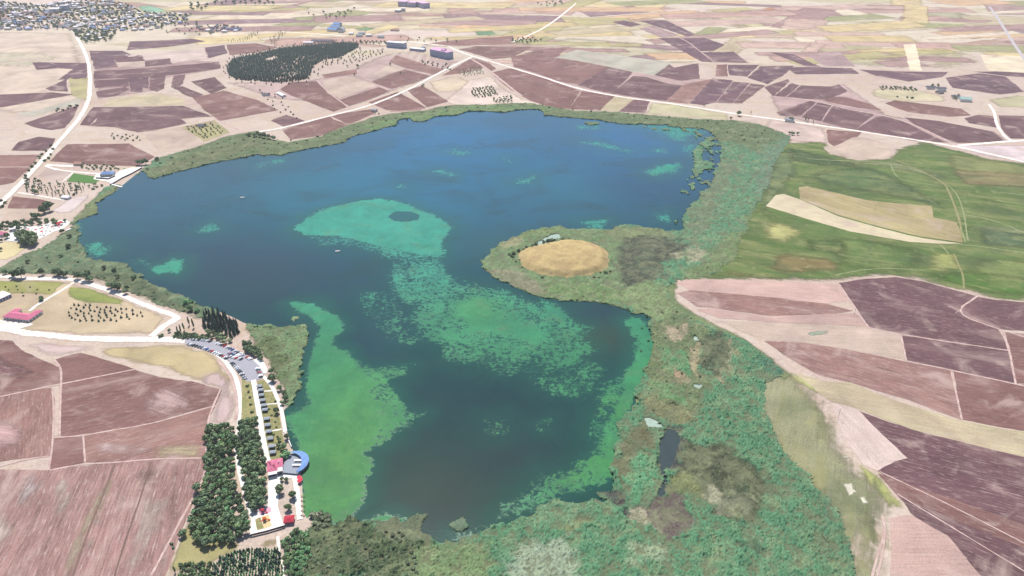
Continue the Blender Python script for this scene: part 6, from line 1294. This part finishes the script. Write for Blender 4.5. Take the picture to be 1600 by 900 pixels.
# playground
def play(px, py, c1, c2, label):
    x, y, z = P(px, py); root = tag(empty('play_tower', (x, y, .3), random.uniform(-.3, .3)), label, 'playground')
    for a in (-.9, .9):
        for b in (-.9, .9): m = MB(); m.tube((a, b, 0), (a, b, 3.0), .07); m.build('post', c2, root)
    m = MB(); m.box(-1, -1, 1.3, 1, 1, 1.42); m.build('platform', M_WOOD, root); m = MB(); m.gable(-1, -1, 1, 1, 3.0, .9, .25); m.build('roof', c1, root)
    m = MB(); m.add([(1, -.4, 1.42), (1, .4, 1.42), (4.2, .4, .25), (4.2, -.4, .25), (1, -.5, 1.75), (4.2, -.5, .6), (1, .5, 1.75), (4.2, .5, .6)], [(0, 3, 2, 1), (0, 4, 5, 3), (1, 2, 7, 6)]); m.build('slide', c1, root)
    m = MB(); m.box(-3.4, -.3, 0, -1, .3, .3); m.tube((-2.6, 0, .3), (-1, 0, 1.4), .12); m.build('ladder', c2, root)
M_ORANGE = mat_noise('orange_plastic', S(236, 120, 60, .7), .06, 1, coord='obj'); M_REDP = mat_noise('red_plastic', S(220, 66, 84, .7), .06, 1, coord='obj')
play(411, 801, M_REDP, M_ROOF_BLUE, 'red play tower with slide on the pink paving below the grove'); play(414, 814, M_ORANGE, M_REDP, 'orange play tower with slide on the sand pit')
pave('play_floor', [(404, 798), (423, 792), (425, 800), (406, 806)], mat_noise('pink_rubber', S(226, 170, 184, .7), .1, .6), 2.06)
# boundary wall at the lower end
def wall_line(name, pts, h, th_, mat, label, z=0):
    root = tag(empty(name, tuple(P(*pts[0]))), label, 'wall'); o = np.array(P(*pts[0])); m = MB(); c = MB(); W = [np.array(P(*q)) - o for q in pts]
    for p, q in zip(W[:-1], W[1:]):
        d = q - p; L = math.hypot(d[0], d[1]); nrm = np.array([-d[1], d[0]]) / L * th_ / 2; dd = d[:2] / L
        for mm, e, z0, z1 in ((m, 1.0, z - .5, z + h), (c, 1.25, z + h + .002, z + h + .12)):
            a, b, cc, f = p[:2] + nrm * e, p[:2] - nrm * e, q[:2] - nrm * e, q[:2] + nrm * e
            mm.add([(*b, z0), (*cc, z0), (*f, z0), (*a, z0), (*b, z1), (*cc, z1), (*f, z1), (*a, z1)], [(3, 2, 1, 0), (4, 5, 6, 7), (0, 1, 5, 4), (1, 2, 6, 5), (2, 3, 7, 6), (3, 0, 4, 7)])
    m.build('wall_body', mat, root); c.build('coping', M_ROOF_WHITE, root); return root
wall_line('boundary_wall', [(391, 838.5), (418, 832), (446, 823.5)], 1.6, .35, M_STONE, 'dark stone boundary wall closing the lower end of the paved grounds', 1.0)
wall_line('quay_wall', [(173, 289), (190, 279), (205, 272), (221, 263)], 2.4, 2.6, M_STONE, 'stone quay with white top along the north west shore', 0)
wall_line('promenade_edge', [(445, 676), (456, 700)], .5, .5, M_STONE, 'low stone edge along the lakeside path', 1.2)
# parasols, awnings and tables on the west bank terraces
pave('terrace', [(10, 366), (26, 354), (60, 354), (84, 346), (102, 343.5), (110, 348), (100, 357), (85, 362), (72, 369), (62, 374), (50, 371), (34, 379), (10, 376)], M_PAVE, 1.80)
def parasol_proto(c):
    root = empty('parasol', (0, 0, 0)); m = MB(); m.tube((0, 0, -.3), (0, 0, 2.5), .05); m.build('pole', M_METAL, root)
    m = MB(); n = 8; m.add([(0, 0, 2.9)] + [(1.9 * math.cos(2 * PI * i / n), 1.9 * math.sin(2 * PI * i / n), 2.25) for i in range(n)] + [(1.9 * math.cos(2 * PI * i / n), 1.9 * math.sin(2 * PI * i / n), 2.08) for i in range(n)], [(0, 1 + i, 1 + (i + 1) % n) for i in range(n)] + [(1 + (i + 1) % n, 1 + i, n + 1 + i, n + 1 + (i + 1) % n) for i in range(n)]); m.build('canopy', c, root); return root
pw, pr = parasol_proto(M_CLOTH_W), parasol_proto(M_CLOTH_R)
fw = fr = True
for i, v in enumerate(scatter([(40, 358), (62, 356), (84, 351), (100, 352), (84, 360), (66, 370), (56, 368)], 5.2)):
    red = i % 4 == 3
    if red: o = pr if fr else copy_tree(pr); fr = False
    else: o = pw if fw else copy_tree(pw); fw = False
    o.location = (v[0], v[1], .27); c = 'red' if red else 'white'; tag(o, f'{c} parasol on the white terraces of the west bank', 'parasol', f'{c} parasols on the west bank terraces')
for q in ((468, 749), (468.5, 755), (470, 752)):
    o = copy_tree(pr); x, y, z = P(*q); o.location = (x, y, .27); tag(o, 'red parasol on the lakeside promenade below the blue crescent canopy', 'parasol', 'red parasols below the crescent canopy')
building('terrace_house', 'terrace cafe with red roof at the water end of the west bank terraces', (90, 353.5), (99, 350.5), 7, 3, M_WALL_W, M_ROOF_RED, 'gable', 1, rise=1.2)
building('terrace_house', 'white flat roofed house among the trees on the left edge terraces', (16, 363), (26, 361), 9, 4, M_WALL_W, M_ROOF_WHITE, 'flat', 1)
building('terrace_house', 'pink roofed house at the very left edge of the terraces', (-4, 369), (5, 370.5), 8, 3.4, M_WALL_W, M_ROOF_PINK, 'gable', 1)
building('lake_house', 'small house with blue hipped roof above the stone quay', (157, 276.5), (176, 276), 13, 4.5, M_WALL_W, M_ROOF_BLUE, 'hip', 1, rise=3)
pave('terrace', [(146, 280), (150, 273), (182, 271), (190, 266), (206, 262), (218, 262), (203, 272), (186, 281), (174, 287), (168, 284)], M_PAVE, 1.80)
wall_line('podium_wall', [(150, 279), (170, 280.5), (180, 276)], 1.8, .5, M_STONE, 'dark retaining wall below the blue roofed house', .8)
building('shed', 'white roofed shed on the bank below the plantation', (96, 311), (107, 312), 7, 3, M_WALL_W, M_ROOF_WHITE, 'gable', 1, win=False); building('shed', 'shed with pale pink roof beside the lane above the lawn', (115, 258.5), (127, 259), 10, 3.2, M_WALL_C, M_ROOF_TAN, 'gable', 1, win=False)
building('hut', 'little hut by the fenced yard below the pine wood', (409, 149), (419, 150), 9, 3.5, M_WALL_W, M_ROOF_DARK, 'gable', 1, win=False); building('long_shed', 'long pale greenhouse in the fenced yard below the pine wood', (432, 147), (441, 152), 10, 3, M_WALL_W, M_ROOF_WHITE, 'gable', 1, win=False)
building('hut', 'dark roofed hut in the corner of the fenced orchard', (309, 198), (317, 199), 8, 3.5, M_WALL_W, M_ROOF_DARK, 'gable', 1, win=False)
building('hut', 'small grey hut near the north shore track', (580, 174), (587, 175), 8, 3.5, M_WALL_C, M_ROOF_GREY, 'gable', 1, win=False)
# jetty and boats
def jetty(p, q, wd, label):
    a, b = np.array(P(*p)), np.array(P(*q)); L = float(np.hypot(*(b - a)[:2])); root = tag(empty('jetty', (a[0], a[1], .35), math.atan2(b[1] - a[1], b[0] - a[0])), label, 'jetty')
    m = MB(); m.box(0, -wd / 2, .55, L, wd / 2, .72); m.build('deck', M_ROOF_WHITE, root)
    for i in range(4):
        for s in (-1, 1): m = MB(); m.tube((L * (i + .5) / 4, s * wd * .4, -1), (L * (i + .5) / 4, s * wd * .4, .9), .12); m.build('pile', M_WOOD, root)
jetty((174, 288.5), (191, 293), 3.0, 'white floating jetty reaching into the lake below the stone quay'); jetty((103, 361), (111, 358), 3.4, 'short pale jetty at the end of the west bank terraces')
def boat(px, py, L, rz, label):
    x, y, z = P(px, py); root = tag(empty('boat', (x, y, .3), rz), label, 'boat'); m = MB(); W = L * .3; st = [(-.5, .7), (-.2, 1), (.15, .9), (.38, .5), (.5, .04)]; vs = []
    for t, k in st: vs += [(t * L, -W / 2 * k, .75), (t * L, -W / 3 * k, 0), (t * L, W / 3 * k, 0), (t * L, W / 2 * k, .75), (t * L, W / 2.3 * k, .7), (t * L, W / 3.2 * k, .15), (t * L, -W / 3.2 * k, .15), (t * L, -W / 2.3 * k, .7)]
    fs = [(8 * i + j, 8 * i + (j + 1) % 8, 8 * i + 8 + (j + 1) % 8, 8 * i + 8 + j) for i in range(4) for j in range(8)] + [tuple(range(8))[::-1], tuple(range(32, 40))]
    m.add(vs, fs); m.build('hull', M_ROOF_WHITE, root); m = MB(); dk = [(t * L, s * W / 2.1 * k, .72) for t, k in st for s in (-1, 1)]; m.add(dk, [(2 * i, 2 * i + 2, 2 * i + 3, 2 * i + 1) for i in range(4)]); m.build('deck', M_CLOTH_W, root)
    for t in (-.25, .1): m = MB(); m.box(t * L - .15, -W * .36, .74, t * L + .15, W * .36, .95); m.build('seat', M_WOOD, root)
boat(379, 309, 7.5, .1, 'small white boat alone on the open blue water near the west shore'); boat(528, 393, 7, .2, 'small white boat below the large green weed patch'); boat(932, 471, 4.2, 2.9, 'small pale boat at the reed edge of the island')
# mooring planks by the lower promenade
for i, py in enumerate((776, 783, 791, 799, 806)):
    a = P(470, py); root = tag(empty('landing_plank', (a[0], a[1], .35), -.05), 'narrow wooden landing plank at the lower end of the lakeside promenade', 'landing', 'landing planks'); m = MB(); m.box(0, -.35, .5, 3.6, .35, .6); m.build('deck', M_WOOD, root)
    for s in (.6, 3.2): m = MB(); m.tube((s, .25, -1), (s, .25, .8), .07); m.build('pile', M_WOOD, root)

# ------------------------------------------------------------------ cars in the curved car park
def car_meshes():
    b = MB(); prof = [(-2.15, .55), (-2.15, .95), (-1.5, 1.02), (-.95, 1.45), (.55, 1.46), (1.15, 1.0), (2.0, .86), (2.2, .55), (2.1, .3), (-2.1, .3)]; n = len(prof); vs = []
    for s in (-1, 1): vs += [(x, s * (.88 if z < 1.1 else .68), z) for x, z in prof]
    b.add(vs, [tuple(range(n)), tuple(range(2 * n - 1, n - 1, -1))] + [(i, n + i, n + (i + 1) % n, (i + 1) % n) for i in range(n)])
    g = MB()
    for s in (-1, 1): g.add([(-1.25, s * .85, 1.06), (.95, s * .85, 1.06), (.5, s * .705, 1.40), (-.88, s * .705, 1.40)], [(0, 1, 2, 3) if s < 0 else (3, 2, 1, 0)])
    g.add([(1.14, -.72, 1.03), (1.14, .72, 1.03), (.6, .62, 1.45), (.6, -.62, 1.45)], [(0, 1, 2, 3)]); g.add([(-1.5, .72, 1.05), (-1.5, -.72, 1.05), (-1.0, -.62, 1.45), (-1.0, .62, 1.45)], [(0, 1, 2, 3)])
    w2 = MB(); w2.tube((0, -.11, 0), (0, .11, 0), .33, n=10); return b, g.mesh('window', M_GLASS), w2.mesh('wheel', M_TYRE)
cb, cg, cw = car_meshes(); CARS = {}
for nm, mt in PAINTS:
    r = empty('car', (0, 0, -50)); link('body', cb.mesh('body', mt), r); link('window', cg, r)
    for x in (-1.35, 1.35):
        for y in (-.82, .82): link('wheel', cw, r, (x, y, .33))
    CARS[nm] = [r, False]
def car(px, py, ang, row):
    nm = random.choices([p[0] for p in PAINTS], (10, 4, 4, 3, 1, 1))[0]; r, used = CARS[nm]; o = copy_tree(r) if used else r; CARS[nm][1] = True
    x, y, z = P(px, py); o.location = (x, y, z + .28); o.rotation_euler = (0, 0, ang + random.uniform(-.06, .06)); tag(o, f'{nm} car parked in the {row} of the curved car park', 'car', f'{nm} cars in the {row}')
def tang(a, b): p, q = P(*a), P(*b); return math.atan2(q[1] - p[1], q[0] - p[0])
def row_of(pts, step, turn, row, skip=.12):
    c = densify(smooth(P2(pts), 2, False), step, False)
    for i in range(len(c) - 1):
        if random.random() < skip: continue
        d = c[i + 1] - c[i]; x, y = c[i]; nm = None; q = math.atan2(d[1], d[0]) + turn
        nmr = row; v = (x, y); car_w(v, q, nmr)
def car_w(v, ang, row):
    nm = random.choices([p[0] for p in PAINTS], (10, 4, 4, 3, 1, 1))[0]; r, used = CARS[nm]; o = copy_tree(r) if used else r; CARS[nm][1] = True
    o.location = (v[0], v[1], .28); o.rotation_euler = (0, 0, ang + random.uniform(-.06, .06)); tag(o, f'{nm} car parked in the {row} of the curved car park', 'car', f'{nm} cars in the {row}')
row_of([(302, 531), (318, 532), (335, 535.5), (349, 540.5), (366, 548), (382, 556.5), (394, 563)], 3.4, 1.15, 'upper row under the trees')
row_of([(296, 538.5), (314, 543), (330, 548.5), (345, 555.5), (356, 562)], 3.6, 1.2, 'lower left row')
row_of([(362, 567), (369, 574), (377, 584), (384, 593)], 2.9, 1.45, 'row beside the turf strip')
row_of([(358, 552), (366, 555.5), (376, 557)], 3.4, 1.3, 'middle rows'); row_of([(360, 557), (368, 560), (378, 562)], 3.4, 1.3, 'middle rows')
row_of([(402, 576), (405, 582), (408, 590)], 3.0, 1.4, 'short row at the lake side')
for nm, (r, used) in CARS.items():
    if not used:
        for ch in list(r.children): bpy.data.objects.remove(ch)
        bpy.data.objects.remove(r)

# ------------------------------------------------------------------ power line crossing the eastern fields
PL_ = [(1366, 330), (1357, 395), (1335, 490), (1309, 654), (1284, 838)]
tops = []
for i, q in enumerate(PL_):
    x, y, z = P(*q); root = tag(empty('power_pole', (x, y, 0), .3), 'slim power pole of the line crossing the meadow and the eastern fields', 'power pole', 'power poles of the eastern line')
    m = MB(); m.tube((0, 0, -.5), (0, 0, 11.5), .2, .13); m.build('pole', M_WOOD, root); m = MB(); m.box(-1.4, -.08, 10.9, 1.4, .08, 11.08); m.build('crossarm', M_METAL, root)
    for s in (-1.3, 0, 1.3): m = MB(); m.tube((s, 0, 11.1), (s, 0, 11.4), .07); m.build('insulator', M_WALL_W, root)
    tops.append((x, y))
ext = [tops[0]] + tops; ext[0] = (tops[0][0] + (tops[0][0] - tops[1][0]), tops[0][1] + (tops[0][1] - tops[1][1]))
m = MB()
for s in (-1.3, 0, 1.3):
    for (ax, ay), (bx, by) in zip(tops[:-1], tops[1:]):
        pr_ = None
        for k in range(9):
            t = k / 8; p = (ax + (bx - ax) * t + s * .95, ay + (by - ay) * t + s * .28, 11.45 - 5.5 * t * (1 - t) * 4 * .35)
            if pr_: m.tube(pr_, p, .025, n=4)
            pr_ = p
tag(m.build('power_cable', M_METAL), 'three thin cables strung along the poles over the eastern fields', 'power cable')

# ------------------------------------------------------------------ summer haze over the plain
mb = MB(); mb.box(-12500, -12500, -3, 12500, 12500, 460)
hm = bpy.data.materials.new('haze'); hm.use_nodes = True; ht = hm.node_tree; ht.nodes.remove(ht.nodes['Principled BSDF'])
pv = ht.nodes.new('ShaderNodeVolumePrincipled'); pv.inputs['Color'].default_value = (0.97, 0.93, 0.93, 1); pv.inputs['Density'].default_value = 0.00005; pv.inputs['Anisotropy'].default_value = 0.1
ht.links.new(pv.outputs[0], ht.nodes['Material Output'].inputs['Volume'])
tag(mb.build('haze', hm), 'pale summer haze lying over the whole plain', 'haze', kind='stuff')
